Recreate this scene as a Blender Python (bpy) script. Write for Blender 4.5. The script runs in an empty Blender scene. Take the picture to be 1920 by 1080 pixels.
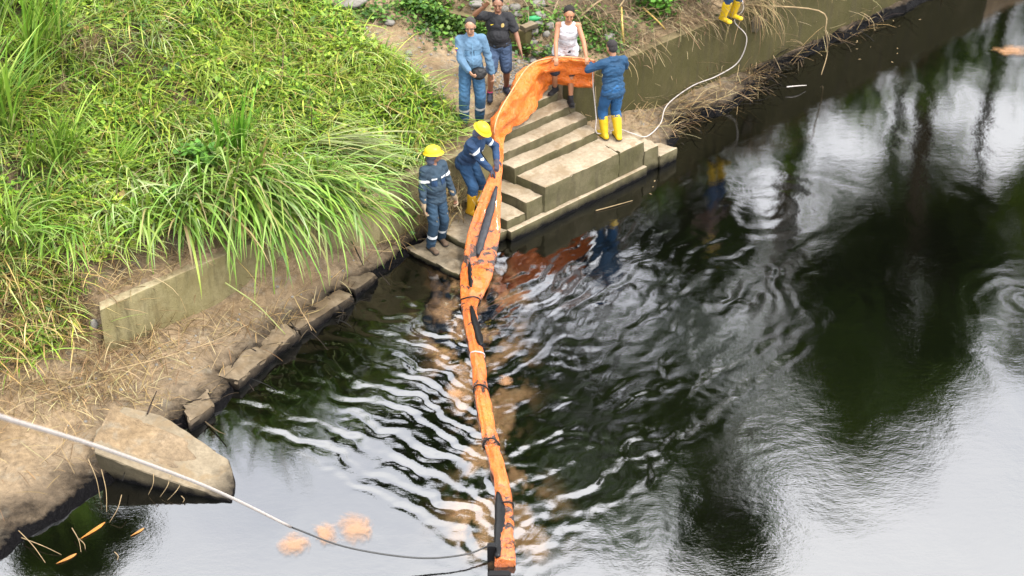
import bpy, bmesh, math, random
import numpy as np
from mathutils import Vector, Matrix, Quaternion
from mathutils.bvhtree import BVHTree

random.seed(7)
rng = np.random.default_rng(11)
scene = bpy.context.scene
COL = scene.collection

# ------------------------------------------------------------------ camera, sky, sun
CAM_H, FPX, PITCH = 12.3, 3000.0, math.radians(33)
cam_d = bpy.data.cameras.new('camera')
cam_d.sensor_width = 36.0
cam_d.lens = FPX / 1920 * 36
cam_d.clip_end = 900
cam_d.dof.use_dof = True
cam_d.dof.focus_distance = 21.5
cam_d.dof.aperture_fstop = 1.8
cam = bpy.data.objects.new('camera', cam_d)
cam.location = (0, 0, CAM_H)
cam.rotation_euler = (math.radians(90) - PITCH, 0, 0)
COL.objects.link(cam)
scene.camera = cam

SUN_EL, SUN_AZ = math.radians(58), math.radians(118)      # azimuth clockwise from +Y
world = bpy.data.worlds.new('World'); scene.world = world
world.use_nodes = True
wn = world.node_tree; wn.nodes.clear()
def wnode(t, **k):
    n = wn.nodes.new(t)
    for a, b in k.items(): setattr(n, a, b)
    return n
wo = wnode('ShaderNodeOutputWorld')
sky = wnode('ShaderNodeTexSky', sky_type='NISHITA', sun_disc=False, sun_elevation=SUN_EL, sun_rotation=SUN_AZ, air_density=1.0, dust_density=3.0)
bg1 = wnode('ShaderNodeBackground'); bg1.inputs[1].default_value = 0.12
wn.links.new(sky.outputs[0], bg1.inputs[0])
tc = wnode('ShaderNodeTexCoord')
mp = wnode('ShaderNodeMapping'); mp.inputs['Scale'].default_value = (1, 1, 2.2)
wn.links.new(tc.outputs['Generated'], mp.inputs[0])
nz = wnode('ShaderNodeTexNoise'); nz.inputs['Scale'].default_value = 2.6; nz.inputs['Detail'].default_value = 5; nz.inputs['Roughness'].default_value = .55
wn.links.new(mp.outputs[0], nz.inputs['Vector'])
cr = wnode('ShaderNodeValToRGB')
cr.color_ramp.elements[0].position = .34; cr.color_ramp.elements[0].color = (.66, .68, .74, 1)
cr.color_ramp.elements[1].position = .62; cr.color_ramp.elements[1].color = (1.0, .99, .98, 1)
wn.links.new(nz.outputs[0], cr.inputs[0])
sx = wnode('ShaderNodeSeparateXYZ'); wn.links.new(tc.outputs['Generated'], sx.inputs[0])
mx = wnode('ShaderNodeMath', operation='MAXIMUM'); wn.links.new(sx.outputs[2], mx.inputs[0]); mx.inputs[1].default_value = 0
mm = wnode('ShaderNodeMath', operation='MULTIPLY_ADD'); wn.links.new(mx.outputs[0], mm.inputs[0]); mm.inputs[1].default_value = .8; mm.inputs[2].default_value = 1.8
bg2 = wnode('ShaderNodeBackground')
wn.links.new(cr.outputs[0], bg2.inputs[0]); wn.links.new(mm.outputs[0], bg2.inputs[1])
mxs = wnode('ShaderNodeMixShader'); mxs.inputs[0].default_value = .9
wn.links.new(bg1.outputs[0], mxs.inputs[1]); wn.links.new(bg2.outputs[0], mxs.inputs[2])
wn.links.new(mxs.outputs[0], wo.inputs[0])

sun_d = bpy.data.lights.new('sun', 'SUN'); sun_d.energy = 2.4; sun_d.angle = math.radians(11); sun_d.color = (1, .95, .86)
sun = bpy.data.objects.new('sun', sun_d)
sdir = Vector((math.sin(SUN_AZ) * math.cos(SUN_EL), math.cos(SUN_AZ) * math.cos(SUN_EL), math.sin(SUN_EL)))
sun.rotation_euler = (-sdir).to_track_quat('-Z', 'Y').to_euler()
sun.location = (20, 10, 40)
COL.objects.link(sun)
scene.view_settings.view_transform = 'Standard'
scene.view_settings.look = 'None'
scene.view_settings.exposure = 1.45
scene.view_settings.gamma = 1
scene.view_settings.use_curve_mapping = False
scene.render.engine = 'CYCLES'
scene.cycles.use_denoising = True
scene.cycles.max_bounces = 6
scene.cycles.transparent_max_bounces = 8

# ------------------------------------------------------------------ frames of reference
# river frame: a runs along the bank, b runs up the bank away from the water
OX, OY = .48, 20.74
E1 = (.734, .679); E2 = (-.679, .734)
def F(a, b, z=0):
    return Vector((OX + a * E1[0] + b * E2[0], OY + a * E1[1] + b * E2[1], z))
def AB(x, y):
    x = x - OX; y = y - OY
    return x * E1[0] + y * E1[1], x * E2[0] + y * E2[1]
def W(px, py, z=0.0):      # measured image position + height -> place in the world
    u = (px - 960) / FPX; v = (540 - py) / FPX
    d = (u, math.cos(PITCH) + v * math.sin(PITCH), -math.sin(PITCH) + v * math.cos(PITCH))
    t = (CAM_H - z) / -d[2]
    return Vector((d[0] * t, d[1] * t, z))
def Wt(px, py, dist):      # same, at a distance
    u = (px - 960) / FPX; v = (540 - py) / FPX
    return Vector((u * dist, (math.cos(PITCH) + v * math.sin(PITCH)) * dist, CAM_H + (-math.sin(PITCH) + v * math.cos(PITCH)) * dist))

# ------------------------------------------------------------------ noise
_perm = rng.permutation(256); _perm = np.concatenate([_perm, _perm])
_g = rng.uniform(0, 2 * np.pi, 256); _gx, _gy = np.cos(_g), np.sin(_g)
def pn(x, y, seed=0):
    x = np.asarray(x, float) + seed * 17.31; y = np.asarray(y, float) + seed * 9.77
    xi = np.floor(x).astype(int); yi = np.floor(y).astype(int)
    xf = x - xi; yf = y - yi
    u = xf * xf * xf * (xf * (xf * 6 - 15) + 10); v = yf * yf * yf * (yf * (yf * 6 - 15) + 10)
    def g(ix, iy, dx, dy):
        h = _perm[(_perm[ix & 255] + iy) & 255]
        return _gx[h] * dx + _gy[h] * dy
    n00 = g(xi, yi, xf, yf); n10 = g(xi + 1, yi, xf - 1, yf); n01 = g(xi, yi + 1, xf, yf - 1); n11 = g(xi + 1, yi + 1, xf - 1, yf - 1)
    return (n00 * (1 - u) + n10 * u) * (1 - v) + (n01 * (1 - u) + n11 * u) * v
def fbm(x, y, seed=0, o=4):
    s = 0; am = 1.0
    for i in range(o):
        s = s + am * pn(x * 2 ** i, y * 2 ** i, seed + i * 3.1); am *= .5
    return s
def sm(x):
    x = np.clip(x, 0, 1); return x * x * (3 - 2 * x)

# ------------------------------------------------------------------ object helpers
def props(o, label=None, cat=None, group=None, kind=None):
    if label: o['label'] = label
    if cat: o['category'] = cat
    if group: o['group'] = group
    if kind: o['kind'] = kind
    return o
def link(name, me, mat=None, parent=None, smooth=True):
    o = bpy.data.objects.new(name, me); COL.objects.link(o)
    if mat is not None and len(me.materials) == 0: me.materials.append(mat)
    if parent is not None: o.parent = parent
    if smooth: me.polygons.foreach_set('use_smooth', [True] * len(me.polygons))
    return o
def empty(name, loc=(0, 0, 0), rz=0.0, **k):
    o = bpy.data.objects.new(name, None); COL.objects.link(o)
    o.location = loc; o.rotation_euler = (0, 0, rz); o.empty_display_size = .2
    return props(o, **k)
def fast_mesh(name, V, Fq, colors=None, attr='col'):
    """V (n,3), Fq (m,k) equal sized faces"""
    V = np.asarray(V, np.float32); Fq = np.asarray(Fq, np.int32)
    me = bpy.data.meshes.new(name)
    n, m, k = len(V), len(Fq), Fq.shape[1]
    me.vertices.add(n); me.vertices.foreach_set('co', V.ravel())
    me.loops.add(m * k); me.loops.foreach_set('vertex_index', Fq.ravel())
    me.polygons.add(m); me.polygons.foreach_set('loop_start', np.arange(0, m * k, k, dtype=np.int32))
    me.polygons.foreach_set('loop_total', np.full(m, k, np.int32))
    me.update(calc_edges=True)
    if colors is not None:
        c = me.color_attributes.new(attr, 'FLOAT_COLOR', 'POINT')
        cc = np.ones((n, 4), np.float32); cc[:, :3] = colors
        c.data.foreach_set('color', cc.ravel())
    return me
def grid_mesh(name, X, Y, Z, colors=None):
    ny, nx = X.shape
    V = np.stack([X, Y, Z], -1).reshape(-1, 3)
    i = np.arange(ny * nx).reshape(ny, nx)
    Fq = np.stack([i[:-1, :-1], i[:-1, 1:], i[1:, 1:], i[1:, :-1]], -1).reshape(-1, 4)
    return fast_mesh(name, V, Fq, colors)
def tube_arrays(pts, rad, n=8, cap=True):
    pts = [Vector(p) for p in pts]
    if not hasattr(rad, '__len__'): rad = [rad] * len(pts)
    V = []; Fc = []
    up = Vector((0, 0, 1)); prev = None
    for i, p in enumerate(pts):
        t = (pts[min(i + 1, len(pts) - 1)] - pts[max(i - 1, 0)]).normalized()
        if prev is None:
            s = t.cross(up)
            if s.length < .1: s = t.cross(Vector((1, 0, 0)))
            s.normalize()
        else:
            s = prev - t * prev.dot(t)
            s.normalize()
        prev = s
        q = t.cross(s)
        for k in range(n):
            an = 2 * math.pi * k / n
            V.append(p + (s * math.cos(an) + q * math.sin(an)) * rad[i])
    for i in range(len(pts) - 1):
        for k in range(n):
            a = i * n + k; b = i * n + (k + 1) % n
            Fc.append((a, b, b + n, a + n))
    if cap:
        Fc.append(tuple(range(n))[::-1]); Fc.append(tuple(range((len(pts) - 1) * n, len(pts) * n)))
    return V, Fc
def pyd(name, V, Fc):
    me = bpy.data.meshes.new(name); me.from_pydata([tuple(v) for v in V], [], Fc); me.update(); return me
def tubes(name, lst, n=6):
    V = []; Fc = []
    for pts, rad in lst:
        v, f = tube_arrays(pts, rad, n)
        o = len(V); V += v; Fc += [tuple(i + o for i in g) for g in f]
    return pyd(name, V, Fc)
def spline(ctrl, n=8):
    P = [Vector(p) for p in ctrl]; P = [P[0] * 2 - P[1]] + P + [P[-1] * 2 - P[-2]]
    out = []
    for i in range(1, len(P) - 2):
        for k in range(n):
            t = k / n
            a, b, c, d = P[i - 1], P[i], P[i + 1], P[i + 2]
            out.append(.5 * ((2 * b) + (c - a) * t + (2 * a - 5 * b + 4 * c - d) * t * t + (3 * b - a - 3 * c + d) * t ** 3))
    out.append(P[-2]); return out

# ------------------------------------------------------------------ materials
def mat(name, base=(.5, .5, .5), rough=.8, spec=.3):
    m = bpy.data.materials.new(name); m.use_nodes = True
    nt = m.node_tree; p = nt.nodes['Principled BSDF']
    p.inputs['Base Color'].default_value = (*base, 1); p.inputs['Roughness'].default_value = rough
    p.inputs['Specular IOR Level'].default_value = spec
    return m
class NB:
    def __init__(s, m): s.nt = m.node_tree; s.p = s.nt.nodes['Principled BSDF']
    def n(s, t, **k):
        x = s.nt.nodes.new(t)
        for a, b in k.items():
            if a in x.inputs.keys(): x.inputs[a].default_value = b
            else: setattr(x, a, b)
        return x
    def l(s, a, b): s.nt.links.new(a, b)
    def obj(s): return s.n('ShaderNodeTexCoord').outputs['Object']
    def noise(s, scale, detail=5, rough=.6, vec=None, dist=0):
        x = s.n('ShaderNodeTexNoise', Scale=scale, Detail=detail, Roughness=rough, Distortion=dist)
        s.l(vec if vec is not None else s.geo(), x.inputs['Vector']); return x.outputs[0]
    def geo(s):
        return s.n('ShaderNodeNewGeometry').outputs['Position']
    def ramp(s, fac, stops):
        r = s.n('ShaderNodeValToRGB'); e = r.color_ramp.elements
        while len(e) < len(stops): e.new(.5)
        for q, (p, c) in zip(e, stops):
            q.position = p; q.color = (*c, 1) if len(c) == 3 else c
        s.l(fac, r.inputs[0]); return r.outputs[0]
    def mix(s, fac, a, b, mode='MIX'):
        x = s.n('ShaderNodeMix', data_type='RGBA', blend_type=mode)
        if hasattr(fac, 'links'): s.l(fac, x.inputs[0])
        else: x.inputs[0].default_value = fac
        for v, i in ((a, 6), (b, 7)):
            if hasattr(v, 'links'): s.l(v, x.inputs[i])
            else: x.inputs[i].default_value = (*v, 1)
        return x.outputs[2]
    def math(s, op, a, b=0.0, c=None):
        x = s.n('ShaderNodeMath', operation=op)
        for i, v in enumerate((a, b, c)):
            if v is None: continue
            if hasattr(v, 'links'): s.l(v, x.inputs[i])
            else: x.inputs[i].default_value = v
        return x.outputs[0]
    def z(s):
        x = s.n('ShaderNodeSeparateXYZ'); s.l(s.geo(), x.inputs[0]); return x.outputs[2]
    def bump(s, h, strength=.5, dist=.02):
        b = s.n('ShaderNodeBump', Strength=strength, Distance=dist); s.l(h, b.inputs['Height']); s.l(b.outputs[0], s.p.inputs['Normal']); return b
    def map(s, v, a, b, c=0.0, d=1.0):
        x = s.n('ShaderNodeMapRange'); s.l(v, x.inputs[0])
        for i, q in enumerate((a, b, c, d)): x.inputs[i + 1].default_value = q
        return x.outputs[0]

def oil_stain(B, base, lo=.03, hi=.13):
    """crude oil film left on everything near the waterline"""
    base = B.mix(1.0, base, (.5, .5, .5), 'MULTIPLY')
    h = B.math('ADD', B.z(), B.math('MULTIPLY', B.noise(5, 5, .65), -.17))
    lo += -.025; hi += -.025
    f = B.map(h, lo - .06, hi - .06, 1, 0)
    col = B.mix(f, base, (.0022, .002, .0023))
    B.l(col, B.p.inputs['Base Color'])
    B.l(B.map(f, 0, 1, .9, .26), B.p.inputs['Roughness']); B.l(B.map(f, 0, 1, .2, .05), B.p.inputs['Specular IOR Level'])
    return f

def make_mud():
    m = mat('mud', rough=.9, spec=.2); B = NB(m)
    n1 = B.noise(1.3, 6, .6); n2 = B.noise(14, 5, .65)
    c = B.ramp(n1, [(.3, (.27, .185, .10)), (.5, (.42, .30, .175)), (.72, (.55, .41, .26))])
    c = B.mix(B.map(n2, .35, .65, 0, .6), c, (.15, .10, .055))
    c = B.mix(B.map(B.noise(2.6, 6, .7, dist=1), .5, .66, 0, .6), c, (.16, .115, .07))
    c = B.mix(B.map(B.z(), .18, .36, .45, 0), c, (.17, .135, .10))
    c = B.mix(B.map(B.noise(4.1, 4), .55, .68, 0, .5), c, (.33, .29, .22))
    at = B.n('ShaderNodeAttribute', attribute_name='col')
    c = B.mix(1.0, c, at.outputs['Color'], 'MULTIPLY')
    oil_stain(B, c, .10, .215)
    B.bump(B.math('ADD', B.noise(30, 6, .7), B.math('MULTIPLY', B.noise(6, 4, dist=1.5), 1.8)), .9, .04)
    return m
def make_concrete(name, c0, c1, moss_shade, moss_shade_amt=.5, oil=True, oh=.075):
    m = mat(name, rough=.92, spec=.2); B = NB(m)
    n1 = B.noise(2.2, 6, .65); n2 = B.noise(18, 5, .7)
    c = B.ramp(n1, [(.3, c0), (.7, c1)])
    c = B.mix(B.map(n2, .4, .7, 0, .45), c, tuple(x * .45 for x in c0))
    # algae on the upright faces; on the slab, a brown that paints their shade
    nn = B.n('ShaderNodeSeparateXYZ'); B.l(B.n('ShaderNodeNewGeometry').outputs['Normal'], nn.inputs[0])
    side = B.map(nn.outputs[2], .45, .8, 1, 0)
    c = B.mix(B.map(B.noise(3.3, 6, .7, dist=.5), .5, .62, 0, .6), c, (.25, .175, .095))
    mz = B.math('MULTIPLY', side, B.map(B.noise(1.7, 6, .7), .25, .6, moss_shade_amt * .72, moss_shade_amt))
    c = B.mix(mz, c, moss_shade)
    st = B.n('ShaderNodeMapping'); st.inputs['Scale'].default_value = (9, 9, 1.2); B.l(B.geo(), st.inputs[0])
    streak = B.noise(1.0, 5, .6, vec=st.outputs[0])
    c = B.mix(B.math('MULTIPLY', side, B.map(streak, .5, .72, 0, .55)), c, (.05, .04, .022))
    if oil: oil_stain(B, c, .02, oh)
    else: B.l(B.mix(1.0, c, (.5, .5, .5), 'MULTIPLY'), B.p.inputs['Base Color'])
    B.bump(B.math('ADD', B.noise(45, 6, .75), B.noise(8, 3)), .6, .02)
    return m
M = {}
M['mud'] = make_mud()
M['step'] = make_concrete('step_concrete', (.34, .27, .18), (.58, .48, .345), (.082, .074, .028), .97, True, .15)
M['slab'] = make_concrete('slab_concrete', (.20, .155, .10), (.33, .27, .185), (.07, .058, .032), .95, True, .13)  # dark brown for the upright sides: their shade put into the colour
M['slabe'] = make_concrete('ledge_concrete', (.24, .17, .10), (.42, .33, .22), (.05, .038, .026), .9, True, .235)
M['wall'] = make_concrete('wall_concrete', (.15, .12, .055), (.22, .175, .09), (.062, .055, .014), 1.0, False)
M['wall_l'] = make_concrete('wall_concrete_left', (.32, .26, .14), (.52, .44, .28), (.19, .165, .06), .7, False)
def leafmat(name, transl=.35, rough=.55, spec=.35):
    m = mat(name, rough=rough, spec=spec); B = NB(m)
    at = B.n('ShaderNodeAttribute', attribute_name='col').outputs['Color']
    at = B.mix(1.0, at, (.5, .5, .5), 'MULTIPLY')
    c = B.mix(B.map(B.noise(9, 3), .3, .7, 0, .35), at, B.mix(1.0, at, (.55, .6, .5), 'MULTIPLY'))
    B.l(c, B.p.inputs['Base Color'])
    tr = B.n('ShaderNodeBsdfTranslucent'); B.l(c, tr.inputs[0])
    mx = B.n('ShaderNodeMixShader'); mx.inputs[0].default_value = transl
    B.l(B.p.outputs[0], mx.inputs[1]); B.l(tr.outputs[0], mx.inputs[2])
    B.l(mx.outputs[0], B.nt.nodes['Material Output'].inputs[0])
    return m
M['leaf'] = leafmat('leaf'); M['straw'] = leafmat('straw', .15, .8, .15)
def simple(name, c, rough=.7, spec=.3, var=.35, sc=12, bump=.2):
    m = mat(name, c, rough, spec); B = NB(m)
    o = B.obj()
    col = B.mix(B.map(B.noise(sc, 4, .6, vec=o), .3, .7, 0, 1), tuple(.5 * x * (1 - var) for x in c), tuple(.5 * min(1, x * (1 + var * .5)) for x in c))
    B.l(col, B.p.inputs['Base Color'])
    if bump: B.bump(B.noise(sc * 5, 4, .6, vec=o), bump, .01)
    return m
M['bark'] = simple('bark', (.12, .09, .06), .95, .1, .5, 3, .6)
M['stone'] = simple('stone', (.27, .25, .22), .85, .25, .4, 6, .4)

# ------------------------------------------------------------------ bank terrain
BW = [(-60, -3.), (-16, -1.9), (-12, -1.35), (-9.4, -1.15), (-8.8, -1.08), (-8.1, -.93), (-7.3, -.72), (-6.8, -.62), (-6.2, -.58), (-5.6, -.26), (-4.67, .02), (-3.64, .16), (-3.3, .4), (-2.6, .55), (-2.05, .66), (-1.5, .6),
      (2.4, .5), (3.0, .12), (3.4, .45), (3.75, .72), (4.3, .72), (4.7, .55), (5.3, .6), (5.9, .72), (6.2, 1.0), (6.8, .98), (7.2, 1.02), (8.4, 1.02), (11.3, 1.06), (60, 1.1)]
bwa, bwb = np.array([p[0] for p in BW]), np.array([p[1] for p in BW])
def ground(a, b):
    a = np.asarray(a, float); b = np.asarray(b, float)
    jit = .09 * fbm(a * 2.3, a * 0 + .5, 5, 4)
    jit = jit * np.where((a > -2.2) & (a < 2.9), .1, 1)
    d = b - (np.interp(a, bwa, bwb) + jit + .05 * fbm(a * 3, b * 3, 4, 3))
    low = np.where(d < 0, np.maximum(d * 1.3, -.6), .12 * sm(d / (.08 + .16 * np.clip(.5 + 1.2 * fbm(a * 1.8, b * 0, 14, 2), 0, 1))) + .27 * sm((d - .05) / 1.5))
    low = low + (.045 * fbm(a * 1.6, b * 2, 1, 4) + .016 * (1 - 2 * np.abs(fbm(a * 3.5 + b, b * 5, 2, 3)))) * sm((d + .02) / .25)
    low = low + .28 * np.exp(-((a - 2.0) / .9) ** 2) * sm((b - .25) / .5)
    low = low + .42 * np.exp(-((a + 3.9) / .95) ** 2) * sm((b - .5) / .45)
    left_low = np.clip((-6.9 - a) / 2.5, 0, 1)
    # upper ground
    hill = 1.12 + .56 * np.maximum(b - 1.2, 0)
    hill = np.where(b > 9, 1.12 + .56 * 7.8 + .12 * (b - 9), hill)
    hill = hill + (.28 * fbm(a * .55, b * .55, 8, 3) + .15 * fbm(a * 2.0, b * 2.0, 9, 3)) * sm((b - 1.15) / .8)
    path = 1.2 + .34 * np.maximum(b - 1.4, 0) + .05 * fbm(a * 1.7, b * 1.7, 3, 4)
    path = np.where(b > 12, 1.2 + .34 * 10.6 + .1 * (b - 12) + 0 * a, path)
    right = 1.36 + .5 * np.maximum(b - 1.5, 0) + (.2 * fbm(a * .8, b * .8, 6, 4)) * sm((b - 1.45) / .5)
    right = np.where(b > 8, 1.36 + .5 * 6.5 + .12 * (b - 8) + .2 * fbm(a * .8, b * .8, 6, 4), right)
    w1 = sm((a + .75 + .45 * np.maximum(b - 2.9, 0) + .25 * fbm(b * 1.3, b * 0 + 3, 2, 3) - 0 * b) / .45)          # hill -> path
    up = hill * (1 - w1) + path * w1
    edge = 1.75 - .5 * (b - 2.2)
    w2 = sm((a - np.where(b < 2.1, 1.95, edge)) / .12)
    up = up * (1 - w2) + np.where(b < 2.1, np.minimum(right, 1.3 + .1 * (a - 1.9) + .45 * np.maximum(b - 1.5, 0)), right) * w2
    # where the left wall has ended the bank falls away freely
    free = np.minimum(up, low + sm((b - .2) / 2.6) * (up - low + .1))
    ledge_b = np.where(a < .5, 1.04, np.where(a < 1.75, 1.5, 1.32))
    wz = sm((b - ledge_b) / .05)
    z = low * (1 - wz) + up * wz
    fl = sm((-6.75 - a) / .25)
    z = z * (1 - fl) + free * fl
    # stairs stand here
    st = ((a > -1.38) & (a < 1.72) & (b < 1.43) & (b > -.2)) | ((a >= 1.72) & (a < 2.2) & (b < .42)) | ((a >= 2.2) & (a < 2.6) & (b < .3)) | ((a > -2.02) & (a < 2.3) & (b < .55))
    st2 = (a < .0) & (b > 1.05)
    z = np.where(st & ~st2, -.45, z)
    return z
aa = np.concatenate([np.arange(-60, -12, 2.0), np.arange(-12, 14, .05), np.arange(14, 60.1, 2.0)])
bb = np.concatenate([np.arange(-6, -1.8, .6), np.arange(-1.8, 8, .05), np.arange(8, 14, .4), np.arange(14, 90.1, 4)])
A_, B_ = np.meshgrid(aa, bb)
Z_ = ground(A_, B_)
X_ = OX + A_ * E1[0] + B_ * E2[0]; Y_ = OY + A_ * E1[1] + B_ * E2[1]
# soil tint: damp, darker soil under the plants, pale dried mud on path and ledge
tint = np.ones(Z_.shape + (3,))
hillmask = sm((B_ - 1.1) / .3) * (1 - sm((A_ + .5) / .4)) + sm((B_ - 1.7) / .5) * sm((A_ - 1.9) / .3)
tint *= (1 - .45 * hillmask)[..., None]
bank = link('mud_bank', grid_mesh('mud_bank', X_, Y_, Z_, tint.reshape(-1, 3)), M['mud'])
props(bank, kind='structure')

# ------------------------------------------------------------------ water
def boom_x(Y): return np.interp(Y, [13.2, 14.3, 15.8, 17.6, 19.2], [-.05, -.1, -.28, -.45, -.47])
def waves(X, Y):
    s = Y - 13.25; d = X - boom_x(Y)
    wx = fbm(X * .9, Y * .9, 21, 3); wy = fbm(X * .9, Y * .9, 25, 3)
    ad = np.abs(d)
    inside = sm((s + .35 - ad * .92 + .25 * wx) / .35)
    # left arm
    cl = np.clip(1.0 - .11 * s, .3, 1)
    jl = fbm(X * 2.4, Y * 2.4, 41, 3)
    w3 = fbm(X * 1.6, Y * 1.6, 46, 3)
    phl = 2 * np.pi * (s - cl * ad + .34 * wx + .2 * jl + .15 * w3) / (.46 + .03 * ad)
    phr = 2 * np.pi * (s - .95 * ad + .42 * wy + .22 * jl + .1 * np.sin(ad * 1.3)) / (.56 + .05 * ad)
    crest = lambda p: np.sin(p) + .35 * np.sin(2 * p + .7)
    envl = np.exp(-np.maximum(ad - 2.2, 0) ** 2 / 1.2) * inside * np.exp(-np.maximum(s - 4.8, 0) ** 2 / 1.5)
    envr = np.exp(-np.maximum(ad - 3.0, 0) ** 2 / 2.6) * inside * np.exp(-np.maximum(s - 6.0, 0) ** 2 / 2.0)
    patch = .2 + 1.0 * np.clip(.5 + fbm(X * 1.5, Y * 1.5, 33, 3) * 1.3, 0, 1)
    h = np.where(d < 0, .0066 * crest(phl) * envl, .0027 * crest(phr) * envr) * patch
    # secondary short waves
    ph2 = 2 * np.pi * (s * .9 - np.where(d < 0, .5, 1.25) * ad + .4 * wy) / .2
    h += .0008 * np.sin(ph2) * inside * np.exp(-(ad / 2.4) ** 2) * (.4 + .8 * patch)
    # churned strip along the boom
    near = np.exp(-(ad / .6) ** 2) * sm((s + .5) / .6) * sm((6.6 - s) / 1.0)
    h += near * (.005 * fbm(X * 5, Y * 4, 51, 3) + .002 * fbm(X * 13, Y * 9, 52, 2))
    h += .0016 * fbm(X * 7.5, Y * 6.5, 57, 2) * np.exp(-((d - .35) / 1.0) ** 2) * sm((s + .1) / .5) * sm((6.4 - s) / 1.0)
    mid = np.exp(-((ad - .2) / 2.0) ** 2) * sm((s + .2) / .8) * sm((8 - s) / 1.5)
    h += mid * .0014 * fbm(X * 5 + wy, (Y * 4 - .8 * np.abs(X) * 4), 53, 3)
    # ripples fanning from the stairs over the right half
    r = np.hypot(X - .6, Y - 19.0)
    fan = np.exp(-((r - 2.6) / 1.8) ** 2) * sm((19.8 - Y) / 1.0 + .3) * sm(X / .6)
    h += .0017 * np.sin(2 * np.pi * (r + .5 * wx + .15 * jl) / .38) * fan * patch
    r2 = np.hypot(X - 7.2, Y - 18.6)
    h += .0009 * np.sin(2 * np.pi * (r2 + .3 * wy) / .3) * np.exp(-(r2 / 1.1) ** 2)
    r3 = np.hypot(X - 3.9, Y - 21.0)
    h += .0009 * np.sin(2 * np.pi * (r3 + .4 * wx) / .42) * np.exp(-(r3 / 1.6) ** 2)
    # lazy swell everywhere
    h += .007 * fbm(X * .55, Y * .4, 61, 2) + .0016 * fbm(X * 1.9, Y * 1.2, 62, 2)
    h += .00028 * fbm(X * 9, Y * 7, 63, 2) * sm((X + 1) / 3)
    h += .02 * 0
    return h
def water_colors(X, Y):
    s = Y - 13.25; d = X - boom_x(Y)
    n = fbm(X * 2.6, Y * 1.7, 71, 4); n2 = fbm(X * 10, Y * 5, 72, 3)
    env = np.exp(-((np.abs(d) - .2) / (.28 + .12 * np.sin(s * 2.1))) ** 2) * sm((s + .1) / .4) * sm((6.3 - s) / .5)
    env += .55 * np.exp(-((d + .5) / .3) ** 2 - ((s - 5.0) / .9) ** 2) + .6 * np.exp(-((d - .4) / .3) ** 2 - ((s - 5.6) / .6) ** 2)
    for cx, cy, sx_, sy_, st_ in ((-.62, 17.3, .22, .55, 1.), (-.12, 18.1, .25, .6, .9), (-.32, 14.5, .12, .4, 1.1), (-.35, 13.9, .22, .28, 1.2), (.12, 14.85, .12, .3, 1.), (-.5, 15.2, .16, .14, 1.), (.1, 14.1, .14, .5, .7)):
        env += st_ * np.exp(-((X - cx) / sx_) ** 2 - ((Y - cy) / sy_) ** 2)
    m = np.clip(env * (.2 + 1.7 * n) + .4 * env * n2, 0, .5) * np.where(d > .1, .6, .95)
    C = np.zeros(X.shape + (3,)); C[..., 0] = m
    C[..., 1] = np.clip(np.exp(-((X - 3.2) / 1.9) ** 2 - ((Y - 17.2) / 2.2) ** 2) * (.6 + 1.2 * fbm(X * .8, Y * .8, 77, 3)) + .2 * np.exp(-((X - 4.5) / 2.5) ** 2 - ((Y - 14.5) / 1.2) ** 2), 0, 1)
    return C
def axis(fine0, fine1, step, far):
    a = list(np.arange(fine0, fine1 + 1e-6, step)); g = step; x = a[-1]
    while x < far: g *= 1.35; x += g; a.append(x)
    g = step; x = a[0]
    while x > -far: g *= 1.35; x -= g; a.insert(0, x)
    return np.array(a)
wx_ = axis(-7.5, 10.5, .035, 220); wy_ = axis(12.6, 29.5, .035, 220)
WX, WY = np.meshgrid(wx_, wy_)
fade = sm((WX + 9) / 1.5) * sm((12 - WX) / 1.5) * sm((WY - 11) / 1.6) * sm((32 - WY) / 2.5)
wme = grid_mesh('water', WX, WY, waves(WX, WY) * fade, water_colors(WX, WY).reshape(-1, 3))
def make_water():
    m = mat('oily_water', (.006, .007, .006), .03, .5); B = NB(m)
    at = B.n('ShaderNodeAttribute', attribute_name='col')
    sep = B.n('ShaderNodeSeparateColor'); B.l(at.outputs['Color'], sep.inputs[0])
    k = sep.outputs[0]
    col = B.mix(B.noise(5, 5, .7), (.17, .085, .035), (.22, .145, .08))
    k = B.math('MULTIPLY', k, B.map(B.noise(16, 5, .75), .35, .6, .6, 1.1))
    B.l(B.mix(k, (.0008, .0009, .0006), col), B.p.inputs['Base Color'])
    B.p.inputs['Roughness'].default_value = .5
    B.p.inputs['Specular IOR Level'].default_value = .0
    gl = B.n('ShaderNodeBsdfGlossy'); gl.inputs['Color'].default_value = (.97, .98, 1, 1)
    gl.inputs['Roughness'].default_value = .012
    v = B.n('ShaderNodeMapping'); v.inputs['Scale'].default_value = (1, 1.6, 1); B.l(B.geo(), v.inputs[0])
    hh = B.math('ADD', B.noise(26, 3, .6, vec=v.outputs[0]), B.math('MULTIPLY', B.noise(7, 3, .5, vec=v.outputs[0]), 1.6))
    b = B.n('ShaderNodeBump', Strength=.028, Distance=.02); B.l(hh, b.inputs['Height']); B.l(B.math('MULTIPLY_ADD', sep.outputs[1], .06, .026), b.inputs['Strength']); B.l(b.outputs[0], gl.inputs['Normal'])
    fr = B.n('ShaderNodeFresnel', IOR=1.95); B.l(b.outputs[0], fr.inputs['Normal'])
    fac = B.math('ADD', B.math('MULTIPLY', fr.outputs[0], .4), .092)
    fac = B.math('MULTIPLY', fac, B.map(k, 0, .9, 1, .8))
    mx = B.n('ShaderNodeMixShader'); B.l(fac, mx.inputs[0]); B.l(B.p.outputs[0], mx.inputs[1]); B.l(gl.outputs[0], mx.inputs[2])
    B.l(mx.outputs[0], B.nt.nodes['Material Output'].inputs[0])
    return m
M['water'] = make_water()
props(link('water', wme, M['water']), kind='structure')

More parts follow.
